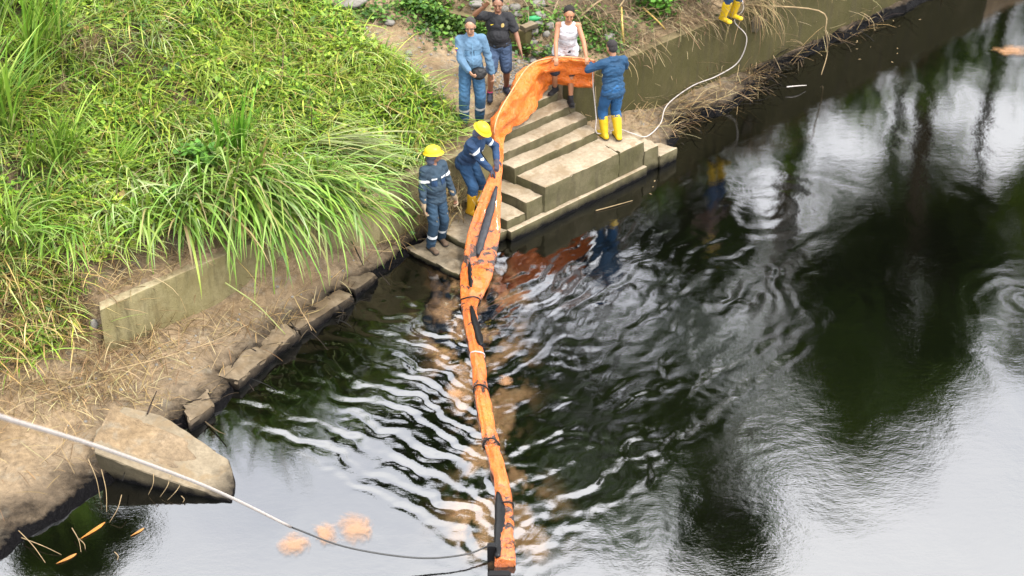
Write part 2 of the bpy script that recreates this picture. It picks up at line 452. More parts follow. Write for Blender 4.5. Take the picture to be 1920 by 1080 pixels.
# ------------------------------------------------------------------ concrete: walls, stairs, slab
def block(name, poly_ab, z0, z1, m, parent=None, seg=.09, bev=.018, rough=.008, seed=0, ztop=None):
    """extruded ab-polygon, chamfered and broken up; ztop(a,b) may vary the top"""
    bm = bmesh.new()
    bot = [bm.verts.new(F(a, b, z0)) for a, b in poly_ab]
    top = [bm.verts.new(F(a, b, z1 if ztop is None else ztop(a, b))) for a, b in poly_ab]
    n = len(poly_ab)
    bm.faces.new(top)
    bm.faces.new(bot[::-1])
    for i in range(n):
        j = (i + 1) % n; bm.faces.new((bot[i], bot[j], top[j], top[i]))
    bmesh.ops.recalc_face_normals(bm, faces=bm.faces)
    bmesh.ops.bevel(bm, geom=list(bm.edges), offset=bev, segments=2, affect='EDGES', profile=.6)
    # cut into a grid so that edges can wander
    av = [p[0] for p in poly_ab]; bv = [p[1] for p in poly_ab]
    def cuts(lo, hi, nrm, step):
        k = int((hi - lo) / step)
        for i in range(1, k + 1):
            p = lo + (hi - lo) * i / (k + 1)
            co = F(p, 0, 0) if nrm == 0 else F(0, p, 0) if nrm == 1 else Vector((0, 0, p))
            nn = Vector((*E1, 0)) if nrm == 0 else Vector((*E2, 0)) if nrm == 1 else Vector((0, 0, 1))
            bmesh.ops.bisect_plane(bm, geom=bm.verts[:] + bm.edges[:] + bm.faces[:], plane_co=co, plane_no=nn)
    cuts(min(av), max(av), 0, seg); cuts(min(bv), max(bv), 1, seg); cuts(max(z0, -.05), z1, 2, seg)
    bm.normal_update()
    for v in bm.verts:
        a, b = AB(v.co.x, v.co.y)
        k = float(fbm(a * 2.6 + v.co.z * 3, b * 2.6 - v.co.z * 2, 80 + seed, 4))
        k2 = float(pn(a * 11 + v.co.z * 5, b * 11 + v.co.z * 7, 90 + seed))
        e = 2.0 if v.normal.length and max(abs(v.normal.z), 1 - abs(v.normal.z)) < .9 else 1.0
        chip = max(0., float(pn(a * 7 + v.co.z * 4, b * 7 + v.co.z * 3, 95 + seed)) - .12) * rough * 5.5 if e > 1 else 0
        v.co += v.normal * (k * rough * e * 1.3 + k2 * rough * .6 * e - chip)
    me = bpy.data.meshes.new(name); bm.to_mesh(me); bm.free()
    o = link(name, me, m, parent); me.set_sharp_from_angle(angle=math.radians(40)); return o
def rect(a0, a1, b0, b1): return [(a0, b0), (a1, b0), (a1, b1), (a0, b1)]

def fix_origin(root, children_too=True):
    """put the thing's empty at the base of its parts without moving them"""
    for c in root.children: c.matrix_parent_inverse = root.matrix_world.inverted()

stairs = empty('concrete_stairs', F(0, 0, 0), label='worn concrete steps coming down the bank to the black water', cat='stairs')
bpy.context.view_layer.update()
stp = [
    ('step', [(.02, .0), (1.62, .0), (1.62, .62), (-.06, .62)], -.4, .6),
    ('step', rect(1.625, 2.18, .01, .6), -.4, .595),
    ('step', [(-.08, .56), (1.70, .56), (1.70, .86), (-.10, .86)], .3, .735),
    ('step', rect(-.08, 1.735, .83, 1.13), .4, .87),
    ('step', rect(-.06, 1.74, 1.10, 1.40), .5, 1.005),
    ('step', rect(-.02, 1.60, 1.37, 1.70), .6, 1.14),
    ('step', [(-.33, .03), (.015, .03), (-.06, .97), (-.42, .97)], -.4, .46),
    ('step', [(-.72, .03), (-.335, .02), (-.42, .97), (-.80, .97)], -.4, .31),
    ('step', [(-1.42, .0), (-.725, .02), (-.80, .97), (-1.50, .97)], -.4, .165),
    ('step', [(-2.0, -.32), (-1.43, -.28), (-1.51, 1.0), (-2.1, .95)], -.3, .085),
    ('step', rect(2.185, 2.52, -.0, .5), -.4, .42),
    ('step', [(2.525, -.03), (2.93, -.02), (2.9, .30), (2.525, .45)], -.4, .22),
]
for i, (nm, poly, z0, z1) in enumerate(stp):
    o = block(nm, poly, z0, z1, M['step'], stairs, seed=i, rough=.021)
ft = block('footing', [(-.74, -.075), (2.2, -.055), (2.2, .03), (-.74, .03)], -.4, .17, M['step'], stairs, seed=20, rough=.006)
wallL = empty('retaining_wall', F(-4, 1, 0), label='low mossy concrete wall with a broken left end under the grass slope', cat='wall')
wallR = empty('retaining_wall', F(5, 1.2, 0), label='long olive stained concrete wall above the mud ledge right of the stairs', cat='wall')
wallP = empty('retaining_wall', F(1.6, 2.5, 0), label='short concrete wall end beside the dirt path behind the man in black', cat='wall')
bpy.context.view_layer.update()
block('wall_face', [(-6.88, .93), (-5.9, .97), (-.12, .955), (-.12, 1.16), (-6.72, 1.2)], .0, 1.13, M['wall_l'], wallL, seg=.13, rough=.016, seed=31,
      ztop=lambda a, b: 1.08 + .0 * a)
block('wall_face', [(1.76, 1.2), (13.9, 1.23), (13.9, 1.43), (1.74, 1.42)], .0, 1.36, M['wall'], wallR, seg=.16, rough=.014, seed=33, bev=.03)
def plaster(px, py, w, h, seed):
    n = 20; p = W(px, py, .95); a, b = AB(p.x, p.y); V = []
    for i in range(n):
        t = 2 * math.pi * i / n; k = 1 + .5 * float(pn(math.cos(t) * 1.6 + seed, math.sin(t) * 1.6, seed))
        V.append(F(a + math.cos(t) * w * k, 1.178, .98 + math.sin(t) * h * k))
    V += [v + F(0, .03, 0) - F(0, 0, 0) for v in V]
    Fc = [tuple(range(n)), tuple(range(n, 2 * n))[::-1]] + [(i, n + i, n + (i + 1) % n, (i + 1) % n) for i in range(n)]
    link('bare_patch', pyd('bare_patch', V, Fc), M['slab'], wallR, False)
plaster(1442, 58, .16, .14, 3); plaster(1470, 56, .06, .03, 5)
block('wall_face', [(1.66, 2.18), (1.88, 2.22), (1.0, 3.9), (.8, 3.85)], .9, 1.95, M['wall'], wallP, seg=.12, rough=.014, seed=35,
      ztop=lambda a, b: 1.9 + .12 * (b - 2.2))
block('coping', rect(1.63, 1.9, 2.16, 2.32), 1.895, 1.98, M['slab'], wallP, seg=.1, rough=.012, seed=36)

def fallen_slab():
    root = empty('fallen_slab', W(300, 880, 0), label='tilted broken concrete slab half covered by mud at the water lower left', cat='concrete slab')
    bpy.context.view_layer.update()
    p0, p1, p2 = W(176, 848, .40), W(232, 768, .45), W(434, 940, .02)
    nn = (p1 - p0).cross(p2 - p0)
    def Wp(px, py):
        z = .2
        for _ in range(30):
            q = W(px, py, z); z = p0.z - (nn.x * (q.x - p0.x) + nn.y * (q.y - p0.y)) / nn.z
        return W(px, py, z)
    top = [Wp(*p) for p in ((178, 806), (176, 848), (250, 878), (330, 905), (434, 940), (441, 902), (428, 862), (365, 818), (300, 776), (232, 762))]
    bm = bmesh.new()
    t = [bm.verts.new(p) for p in top]
    b = [bm.verts.new(p + Vector((.05, .05, -.5))) for p in top]
    bm.faces.new(t); bm.faces.new(b[::-1])
    n = len(t)
    for i in range(n): bm.faces.new((b[i], b[(i + 1) % n], t[(i + 1) % n], t[i]))
    bmesh.ops.recalc_face_normals(bm, faces=bm.faces)
    bmesh.ops.bevel(bm, geom=list(bm.edges), offset=.012, segments=1, affect='EDGES')
    for nrm, lo, hi in ((Vector((1, 0, 0)), -6, -3), (Vector((0, 1, 0)), 13.5, 16.5), (Vector((0, 0, 1)), -.3, .5)):
        k = lo
        while k < hi:
            k += .07; bmesh.ops.bisect_plane(bm, geom=bm.verts[:] + bm.edges[:] + bm.faces[:], plane_co=nrm * k, plane_no=nrm)
    bm.normal_update()
    for v in bm.verts:
        v.co += v.normal * (.016 * float(fbm(v.co.x * 7 + v.co.z * 6, v.co.y * 7, 44, 4)))
    me = bpy.data.meshes.new('slab_body'); bm.to_mesh(me); bm.free()
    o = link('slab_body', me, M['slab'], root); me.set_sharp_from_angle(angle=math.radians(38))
    # mud sheet lying on it
    U = np.linspace(0, 1, 46)
    P0, P1, P2, P3 = [np.array(v) for v in (Wp(170, 838), Wp(215, 756), Wp(405, 842), Wp(345, 892))]
    Vv = []
    for u in U:
        for w in U:
            p = (P0 * (1 - w) + P1 * w) * (1 - u) + (P3 * (1 - w) + P2 * w) * u
            e = min(1, (1 - u) * 7, ) * min(1, w * 9, (1 - w) * 9)
            lim = float(sm((.93 + .2 * pn(w * 5, 0, 3) - u) * 8))
            Vv.append((p[0], p[1], p[2] - .03 + (.047 + .012 * float(fbm(p[0] * 5, p[1] * 5, 5, 3)) + .006 * math.sin(w * 26 + u * 4)) * lim * min(1, w * 6) * min(1, (1 - w) * 6)))
    i = np.arange(46 * 46).reshape(46, 46)
    Fq = np.stack([i[:-1, :-1], i[1:, :-1], i[1:, 1:], i[:-1, 1:]], -1).reshape(-1, 4)
    link('mud_cover', fast_mesh('mud_cover', Vv, Fq, np.ones((46 * 46, 3))), M['mud'], root)
    fix_origin(root)
fallen_slab()
kerb = empty('broken_ledge', F(-5.2, 0, 0), label='oil blackened concrete pieces along the left bank water edge', cat='concrete ledge')
bpy.context.view_layer.update()
for i, (poly, zt) in enumerate([([(-5.8, -.42), (-4.55, .0), (-4.65, .26), (-5.95, -.10)], .165), ([(-4.5, .02), (-3.45, .20), (-3.5, .46), (-4.6, .32)], .15), ([(-6.75, -.72), (-6.3, -.62), (-6.2, -.3), (-6.6, -.38)], .17), ([(-3.35, .3), (-2.85, .42), (-2.9, .62), (-3.4, .52)], .13)]):
    block('ledge_piece', poly, -.3, zt, M['slabe'], kerb, seg=.07, rough=.042, seed=50 + i)
fix_origin(kerb)
for r in (stairs, wallL, wallR, wallP): fix_origin(r)

# ------------------------------------------------------------------ vegetation builders
def gz(a, b): return ground(a, b)
def ribbons(base, az, pitch, length, width, droop, color, segs=5, tipw=.06, tipc=None, twist=0):
    """many curved blades at once. arrays (n,...)"""
    n = len(base); k = segs + 1
    P = np.zeros((n, k, 2, 3)); C = np.zeros((n, k, 2, 3))
    pos = base.copy(); pt = pitch.copy()
    step = length / segs
    side = np.stack([-np.sin(az + twist), np.cos(az + twist), np.zeros(n)], -1)
    for j in range(k):
        t = j / segs
        w = width * (np.minimum(1, .45 + 2.2 * t) * (1 - t ** 2.2) + tipw * t)
        P[:, j, 0] = pos - side * w[:, None] / 2; P[:, j, 1] = pos + side * w[:, None] / 2
        c = color if tipc is None else color * (1 - t ** 2) + tipc * t ** 2
        C[:, j, 0] = c; C[:, j, 1] = c * .93
        d = np.stack([np.cos(pt) * np.cos(az), np.cos(pt) * np.sin(az), np.sin(pt)], -1)
        pos = pos + d * step[:, None]
        pt = pt - droop / segs * (.4 + 1.2 * t)
    idx = np.arange(n * k * 2).reshape(n, k, 2)
    Fq = np.stack([idx[:, :-1, 0], idx[:, :-1, 1], idx[:, 1:, 1], idx[:, 1:, 0]], -1).reshape(-1, 4)
    return P.reshape(-1, 3), Fq, C.reshape(-1, 3)
def leaves(pos, size, color, flat=.6, elong=1.35):
    n = len(pos)
    az = rng.uniform(0, 2 * np.pi, n); el = rng.normal(0, flat, n)
    d = np.stack([np.cos(el) * np.cos(az), np.cos(el) * np.sin(az), np.sin(el)], -1)
    s = np.stack([-np.sin(az), np.cos(az), rng.normal(0, .35, n)], -1); s /= np.linalg.norm(s, axis=1)[:, None]
    nn = np.cross(d, s)
    L = size * elong; Wd = size
    a = pos; b = pos + d * (L * .45)[:, None] + s * (Wd * .5)[:, None] - nn * (.08 * Wd)[:, None]
    c = pos + d * L[:, None]; e = pos + d * (L * .45)[:, None] - s * (Wd * .5)[:, None] - nn * (.08 * Wd)[:, None]
    V = np.stack([a, b, c, e], 1)
    return V.reshape(-1, 3), np.arange(n * 4).reshape(n, 4), np.repeat(color, 4, 0)
def join(parts):
    V = []; Fq = []; C = []; o = 0
    for v, f, c in parts:
        V.append(v); Fq.append(f + o); C.append(c); o += len(v)
    return np.concatenate(V), np.concatenate(Fq), np.concatenate(C)
def pal(n, cols, w=None, jit=.18):
    cols = np.array(cols); i = rng.choice(len(cols), n, p=w)
    return np.clip(cols[i] * rng.normal(1, jit, (n, 1)) * rng.normal(1, .05, (n, 3)), .005, .9)
def project(P):
    """photo position of points, to choose what grows where"""
    x, y, z = P[:, 0], P[:, 1], P[:, 2] - CAM_H
    cz = y * math.cos(PITCH) - z * math.sin(PITCH)
    vv = y * math.sin(PITCH) + z * math.cos(PITCH)
    return 960 + FPX * x / cz, 540 - FPX * vv / cz
def ab_points(n, a0, a1, b0, b1):
    a = rng.uniform(a0, a1, n); b = rng.uniform(b0, b1, n); z = gz(a, b)
    P = np.stack([OX + a * E1[0] + b * E2[0], OY + a * E1[1] + b * E2[1], z], -1)
    return a, b, P
GREENS = [(.20, .34, .035), (.13, .25, .03), (.30, .42, .05), (.36, .46, .07), (.08, .17, .025)]
LEAFG = [(.19, .36, .035), (.28, .44, .05), (.11, .24, .03), (.36, .46, .07), (.055, .13, .02)]
PALE = [(.42, .50, .20), (.36, .46, .16), (.46, .50, .26), (.28, .42, .10)]
STRAW = [(.48, .34, .16), (.37, .25, .115), (.26, .17, .08), (.56, .44, .24), (.17, .105, .05)]

def hill_cover():
    # --- leafy weeds
    a, b, P = ab_points(190000, -10.5, 0.0, 1.08, 7.6)
    px, py = project(P)
    dens = .5 + 1.1 * fbm(P[:, 0] * .9, P[:, 1] * .9, 101, 3)
    dens += .45 * sm((px - 250) / 200) * sm((420 - py) / 200)
    dens -= 1.1 * np.exp(-((px - 250) / 70) ** 2 - ((py - 105) / 55) ** 2)        # bare soil patch
    dens -= 1.2 * np.exp(-((px - 430) / 90) ** 2 - ((py - 470) / 45) ** 2)
    dens -= .75 * sm((py - 430) / 100)
    dens *= 1 - sm((a + .62 + .45 * np.maximum(b - 2.9, 0) + .3 * fbm(b * 1.5, a, 7, 2)) / .25)
    dens *= ~(((px > 800) & (b < 1.25)) | ((px < 440) & (px > 150) & (b < 1.55) & (a > -6.9)))
    keep = (rng.uniform(0, 1, len(a)) < dens) & (px > -60) & (py > -80) & (py < 800)
    Q = P[keep]; n = len(Q)
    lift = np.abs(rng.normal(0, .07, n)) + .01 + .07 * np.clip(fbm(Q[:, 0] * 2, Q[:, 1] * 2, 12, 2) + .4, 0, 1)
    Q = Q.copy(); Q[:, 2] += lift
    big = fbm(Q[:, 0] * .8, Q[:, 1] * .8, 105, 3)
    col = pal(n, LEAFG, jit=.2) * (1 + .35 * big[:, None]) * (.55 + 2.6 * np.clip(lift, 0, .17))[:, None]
    yel = np.clip(big * 1.2 + .25, 0, .8)[:, None]
    col = col * (1 - yel * .5) + np.array((.42, .48, .07)) * yel * .5
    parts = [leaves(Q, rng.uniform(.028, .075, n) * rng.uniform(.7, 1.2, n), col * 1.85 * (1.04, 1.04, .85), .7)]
    # --- fine grass and cut, fallen blades
    a, b, P = ab_points(78000, -10.5, 0.0, 1.06, 7.6)
    px, py = project(P)
    dens = .55 + 1.0 * fbm(P[:, 0] * 1.1, P[:, 1] * 1.1, 111, 3)
    dens -= .8 * np.exp(-((px - 250) / 60) ** 2 - ((py - 105) / 45) ** 2)
    dens *= 1 - sm((a + .58 + .45 * np.maximum(b - 2.9, 0) + .3 * fbm(b * 1.5, a, 7, 2)) / .25)
    dens *= ~(((px > 800) & (b < 1.25)) | ((px < 440) & (px > 150) & (b < 1.55) & (a > -6.9)))
    keep = (rng.uniform(0, 1, len(a)) < dens) & (px > -60) & (py > -80) & (py < 700)
    Q = P[keep]; px = px[keep]; py = py[keep]; n = len(Q)
    down = -math.pi * .25 - .35      # downhill azimuth
    az = rng.normal(down, 1.0, n)
    flat = rng.uniform(0, 1, n) < .55
    pitch = np.where(flat, rng.normal(.32, .2, n), rng.uniform(.7, 1.4, n))
    length = np.where(flat, rng.uniform(.25, .85, n), rng.uniform(.14, .5, n))
    patch = fbm(Q[:, 0] * 1.3, Q[:, 1] * 1.3, 121, 3)
    pale = (rng.uniform(0, 1, n) < np.clip(.18 + patch + .35 * sm((py - 180) / 150), 0, .75))
    col = np.where(pale[:, None], pal(n, PALE), pal(n, GREENS + [(.44, .44, .10)]))
    brown = rng.uniform(0, 1, n) < .06 + .5 * sm((py - 420) / 130)
    col = np.where(brown[:, None], pal(n, STRAW), col)
    Q = Q.copy(); Q[:, 2] += rng.uniform(0, .09, n)
    parts.append(ribbons(Q, az, pitch, length, rng.uniform(.007, .022, n), rng.uniform(.3, 1.5, n), col * 1.62 * (1.04, 1.04, .85), 4))
    k = rng.choice(len(Q), 5200); Q2 = Q[k].copy(); Q2[:, 2] += rng.uniform(.02, .12, len(k))
    parts.append(leaves(Q2, rng.uniform(.06, .12, len(k)), pal(len(k), LEAFG + [(.30, .40, .05), (.42, .30, .10)]) * 1.1, .6, 1.3))
    k = rng.choice(len(Q), 1200); Q3 = Q[k].copy(); Q3[:, 2] += .06
    parts.append(ribbons(Q3, rng.uniform(0, 6.28, len(k)), rng.normal(.4, .3, len(k)), rng.uniform(.2, .7, len(k)), rng.uniform(.006, .016, len(k)), rng.normal(.8, .8, len(k)), pal(len(k), STRAW) * 1.1, 4, .4))
    v, f, c = join(parts)
    o = link('ground_cover', fast_mesh('ground_cover', v, f, c), M['leaf'])
    props(o, 'low weeds and cut grass covering the slope left of the path', 'ground cover', kind='stuff')
hill_cover()

def straw_litter():
    parts = []
    # left foot of the slope: tangles of dry roots
    a, b, P = ab_points(30000, -11.5, -1.4, -.6, 2.3)
    px, py = project(P)
    dens = .08 + .9 * sm((420 - px) / 300) * sm((py - 520) / 60) * sm((800 - py) / 60)
    dens += .6 * sm((430 - px) / 200) * sm((py - 420) / 60) * sm((620 - py) / 60)
    dens += .45 * np.exp(-((px - 480) / 110) ** 2 - ((py - 610) / 28) ** 2)
    dens += .65 * np.exp(-((px - 745) / 26) ** 2 - ((py - 425) / 40) ** 2)
    dens *= (.6 + 1.3 * fbm(P[:, 0] * 1.7, P[:, 1] * 1.7, 131, 3))
    d0 = b - np.interp(a, bwa, bwb)
    keep = (rng.uniform(0, 1, len(a)) < dens) & (d0 > .12) & (px > -80)
    Q = P[keep]; n = len(Q); py = py[keep]
    az = rng.uniform(0, 2 * np.pi, n)
    Q = Q.copy(); Q[:, 2] += rng.uniform(0, .07, n)
    parts.append(ribbons(Q, az, rng.normal(.25, .25, n), rng.uniform(.1, .5, n), rng.uniform(.004, .011, n), rng.normal(.6, .9, n), pal(n, STRAW), 4, .5))
    # green tufts among them
    # right bank tangles
    a, b, P = ab_points(30000, 1.9, 12.5, 1.28, 5.5)
    px, py = project(P)
    dens = (.45 + 1.2 * fbm(P[:, 0] * 1.5, P[:, 1] * 1.5, 135, 3)) * (.35 + .65 * sm((px - 1060) / 80))
    keep = (rng.uniform(0, 1, len(a)) < dens) & (px < 1800) & (py > -260)
    Q = P[keep]; n = len(Q); Q = Q.copy(); Q[:, 2] += rng.uniform(0, .15, n)
    parts.append(ribbons(Q, rng.normal(-1.0, 1.1, n), rng.normal(.2, .35, n), rng.uniform(.15, .75, n), rng.uniform(.005, .013, n), rng.normal(.9, .7, n), pal(n, [(.36, .26, .14), (.26, .18, .10), (.18, .12, .065), (.44, .34, .20), (.12, .08, .045)]), 4, .6))
    # hanging over the right wall and lying on the ledge
    a = np.concatenate([rng.normal(5.95, .28, 90), rng.normal(3.1, .3, 22), rng.normal(2.35, .22, 10), rng.normal(7.9, .25, 22), rng.uniform(1.9, 12, 14)])
    n = len(a); b = rng.uniform(1.18, 1.3, n)
    Q = np.stack([OX + a * E1[0] + b * E2[0], OY + a * E1[1] + b * E2[1], np.full(n, 1.4)], -1)
    parts.append(ribbons(Q, rng.normal(-.82, .5, n), rng.normal(.3, .3, n), rng.uniform(.25, .95, n) * np.where(np.arange(n) < 90, 1.25, .8), rng.uniform(.006, .013, n), rng.uniform(1.2, 3.2, n), pal(n, [(.24, .17, .085), (.17, .115, .055), (.30, .23, .11)]), 6, .6))
    a, b, P = ab_points(5000, 2.6, 9.5, .4, 1.2)
    keep = (rng.uniform(0, 1, len(a)) <   .06 + .2 * np.exp(-((a - 4.0) / .9) ** 2) + .2 * np.exp(-((a - 6.0) / .5) ** 2)) & (b > np.interp(a, bwa, bwb) - .03)
    Q = P[keep]; n = len(Q); Q = Q.copy(); Q[:, 2] += rng.uniform(0, .05, n)
    parts.append(ribbons(Q, rng.normal(.4, .9, n), rng.normal(.15, .25, n), rng.uniform(.12, .6, n), rng.uniform(.004, .011, n), rng.normal(.5, .6, n), pal(n, STRAW), 4, .6))
    n = 260; a = np.concatenate([rng.normal(6.3, .5, 120), rng.uniform(3.2, 11, 90), rng.uniform(-8, -2.6, 50)]); b = np.interp(a, bwa, bwb) + rng.normal(.06, .1, n)
    Q = np.stack([OX + a * E1[0] + b * E2[0], OY + a * E1[1] + b * E2[1], np.maximum(gz(a, b), 0) + rng.uniform(.01, .1, n)], -1)
    parts.append(ribbons(Q, rng.normal(-.3, 1.4, n), rng.normal(.15, .3, n), rng.uniform(.12, .6, n), rng.uniform(.006, .02, n), rng.normal(.5, .7, n), pal(n, [(.012, .01, .01), (.03, .022, .016), (.10, .07, .04)]), 4, .6))
    # tangle behind the bending worker
    a, b, P = ab_points(500, -1.7, -.9, .62, .93)
    n = len(P); P[:, 2] = rng.uniform(.1, .75, n)
    parts.append(ribbons(P, rng.uniform(0, 6.28, n), rng.normal(.4, .5, n), rng.uniform(.1, .45, n), rng.uniform(.004, .012, n), rng.normal(.5, .9, n), pal(n, STRAW), 4, .6))
    v, f, c = join(parts)
    o = link('dry_litter', fast_mesh('dry_litter', v, f, c), M['straw'])
    props(o, 'tangled dry stems and roots lying on the muddy banks', 'dry litter', kind='stuff')
straw_litter()

def bank_weeds():
    parts = []
    # behind and left of the right wall + on rocks + beside the path
    spots = [((1010, 60), 60, 45, 900, 1.9), ((1100, 60), 60, 35, 900, 2.0), ((835, 30), 55, 40, 2600, 2.0), ((895, 55), 22, 26, 700, 1.6),
             ((1228, 20), 34, 24, 1200, 2.2), ((1150, 90), 40, 20, 300, 1.6), ((1330, 60), 40, 18, 120, 1.5), ((780, 15), 40, 12, 500, 2.2),
             ((745, 325), 30, 55, 260, 1.0), ((690, 30), 60, 20, 350, 2.4)]
    for (cx, cy), sx_, sy_, n, z in spots:
        x = rng.normal(cx, sx_ * .55, n); y = rng.normal(cy, sy_ * .55, n)
        P = np.array([W(u, v, z) for u, v in zip(x, y)])
        a, b = AB(P[:, 0], P[:, 1]); g = gz(a, b)
        # slide each point along its own sight line until it sits on the ground
        for _ in range(14):
            P = np.array([W(u, v, min(max(q, .1), 4.5)) for u, v, q in zip(x, y, g)]); a, b = AB(P[:, 0], P[:, 1]); g = .5 * g + .5 * gz(a, b)
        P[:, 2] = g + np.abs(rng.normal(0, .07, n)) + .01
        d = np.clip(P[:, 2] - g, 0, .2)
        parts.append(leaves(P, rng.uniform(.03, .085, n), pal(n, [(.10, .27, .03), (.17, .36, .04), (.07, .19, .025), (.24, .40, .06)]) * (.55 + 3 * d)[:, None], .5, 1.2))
    a, b, P = ab_points(9000, 2.2, 12.5, 1.5, 7)
    px, py = project(P)
    keep = rng.uniform(0, 1, len(a)) < np.clip(.08 + 1.3 * fbm(P[:, 0] * 1.2, P[:, 1] * 1.2, 140, 3), 0, 1)
    P = P[keep]; n = len(P); P[:, 2] += rng.uniform(.01, .16, n)
    parts.append(leaves(P, rng.uniform(.03, .09, n), pal(n, [(.12, .26, .03), (.19, .33, .05), (.07, .16, .025)]), .6))
    v, f, c = join(parts)
    o = link('creeping_weeds', fast_mesh('creeping_weeds', v, f, c), M['leaf'])
    props(o, 'bright leafy creepers over the stones and slope beside the dirt path', 'weeds', kind='stuff')
bank_weeds()

def hill_point(px, py):
    z = 1.5
    for _ in range(40):
        p = W(px, py, z); a, b = AB(p.x, p.y); z = .6 * z + .4 * float(gz(a, b))
    return W(px, py, z)
def clump(px, py, n, length, width, azc, azs, pit, pits, droop, cols, label, shoots=1, spread=.15, name='grass_clump', tipc=None, group=None, cat='grass clump', grow=0.0):
    """a tuft of long grass: leaves ranked up several canes"""
    base = hill_point(px, py)
    root = empty(name, base, label=label, cat=cat, group=group)
    parts = []; canes = []
    for s in range(shoots):
        off = np.array([rng.normal(0, spread), rng.normal(0, spread), 0])
        caz = azc + rng.normal(0, .5); cl = grow * rng.uniform(.6, 1.2)
        k = max(3, n // shoots)
        t = rng.uniform(0, 1, k)
        lean = .6
        bp = np.stack([off[0] + math.cos(caz) * lean * cl * t, off[1] + math.sin(caz) * lean * cl * t, cl * t - .02], -1) + rng.normal(0, .012, (k, 3))
        az = rng.normal(azc, azs, k)
        col = pal(k, cols, jit=.15)
        parts.append(ribbons(bp, az, rng.normal(pit, pits, k), rng.uniform(.55, 1.1, k) * length, rng.uniform(.7, 1.25, k) * width, rng.uniform(.7, 1.3, k) * droop, col, 7,
                             tipc=None if tipc is None else np.array(tipc)))
        if grow > .05 and s < 5: canes.append(([Vector(off) + Vector((0, 0, -.03)), Vector((off[0] + math.cos(caz) * lean * cl, off[1] + math.sin(caz) * lean * cl, cl))], [.013, .008]))
    v, f, c = join(parts)
    o = link('blades', fast_mesh('blades', v, f, c), M['leaf'], root)
    for cn in canes: link('stalk', tubes('stalk', [cn], 6), M['cane'], root)
    return root
M['cane'] = simple('cane', (.30, .33, .10), .6, .3, .3, 8, .1)
LG = [(.24, .46, .04), (.34, .56, .06), (.15, .32, .03), (.42, .62, .10)]
DR = [(.32, .52, .09), (.42, .58, .15), (.22, .42, .05), (.52, .62, .26)]
D0 = -math.pi / 2
clump(20, 250, 170, 1.5, .034, D0 + 1.2, 1.1, 1.25, .22, .9, LG, 'tallest upright bright green grass at the far left edge of the slope', 7, .3, grow=.45)
clump(70, 120, 120, 1.4, .034, D0 + 1.0, 1.1, 1.25, .22, .9, LG, 'tall bright grass behind the tallest tuft near the top left corner', 6, .3, grow=.4)
clump(5, 60, 90, 1.4, .034, D0 + 1.0, 1.1, 1.25, .22, .9, LG + DR, 'tall grass in the very top left corner', 5, .3, grow=.4)
clump(105, 330, 110, 1.15, .03, D0 + .9, 1.2, 1.2, .25, 1.2, LG, 'upright grass tuft just right of the tallest grass', 5, .22, grow=.3)
clump(30, 430, 80, 1.0, .03, D0 + 1.2, 1.2, 1.0, .3, 1.5, LG + DR, 'arching grass tuft below the tallest grass at the left edge', 5, .2, grow=.2)
clump(235, 400, 110, .7, .03, D0 + .15, .7, .7, .4, 2.1, LG + DR, 'drooping green grass tuft hanging above the broken end of the left wall', 6, .28, grow=.2)
clump(140, 440, 60, .8, .026, D0 - .1, .6, .7, .35, 2.3, LG, 'thin green tuft on the soil above the broken wall end', 5, .2, grow=.15)
clump(290, 300, 60, 1.1, .034, D0 + .6, 1.0, .5, .3, 1.3, DR, 'pale silvery cut grass bundle lying across the middle of the slope', 4, .25)
clump(215, 330, 34, .95, .03, D0 + 2.2, .8, .8, .3, .9, LG, 'stiff green leaves fanning right beside the bare soil', 2, .1)
clump(425, 300, 60, 1.0, .034, D0 + 1.1, .8, 1.25, .22, .6, [(.16, .42, .03), (.22, .50, .04)], 'upright vivid green shoots in the middle of the big drooping grass', 4, .14, grow=.2)
for q, (px, py, n, L, azc, lab) in enumerate([
        (415, 375, 150, 1.25, D0 + .25, 'long drooping grass falling straight down over the wall left part'),
        (480, 370, 230, 1.75, D0 + .5, 'big drooping grass in the centre hanging over the wall'),
        (535, 382, 210, 1.6, D0 + .75, 'long drooping grass leaning right towards the black water'),
        (585, 392, 120, 1.1, D0 + .95, 'rightmost drooping grass with leaf tips reaching the water edge')]):
    clump(px, py, n, L, .040, azc, .55, .65, .42, 1.9, DR + LG + GREENS[:2] + [(.44, .38, .14)], lab, 9, .34, grow=.3, group='drooping grasses over the left wall')
clump(560, 240, 54, 1.2, .032, D0 + 1.4, .3, .15, .12, .4, [(.46, .50, .20), (.36, .44, .14)], 'flattened pale grass lying along the upper slope', 3, .3)
clump(640, 265, 40, 1.0, .03, D0 + 1.3, .3, .25, .15, .7, [(.40, .48, .20), (.34, .44, .14)], 'pale bent grass lying near the wall above the standing worker', 3, .25)
clump(400, 130, 120, .7, .016, D0 + .2, .7, .9, .35, 2.0, [(.34, .48, .06), (.42, .52, .09)], 'soft yellow green tuft high on the slope', 7, .32)
clump(520, 60, 100, .6, .014, D0 + .2, .7, .9, .35, 2.0, [(.36, .46, .06), (.44, .50, .10)], 'yellowish fine tuft at the top of the slope', 7, .35)
clump(300, 60, 110, .7, .018, D0 + .5, .8, .7, .35, 1.8, PALE, 'pale green tuft at the top edge of the slope', 6, .35)
clump(190, 345, 30, .8, .022, math.pi - .2, .9, .5, .2, 1.2, PALE, 'thin pale leaves spreading left below the tall grass', 2, .05)
clump(660, 150, 90, .55, .013, D0 + .2, .7, .9, .35, 2.0, [(.34, .46, .06), (.42, .50, .09)], 'small yellow green tuft near the upper right of the slope', 6, .3)
clump(45, 650, 60, .28, .008, D0, 1.6, 1.2, .3, .9, LG, 'small green tuft among the dry roots lower left', 3, .1)
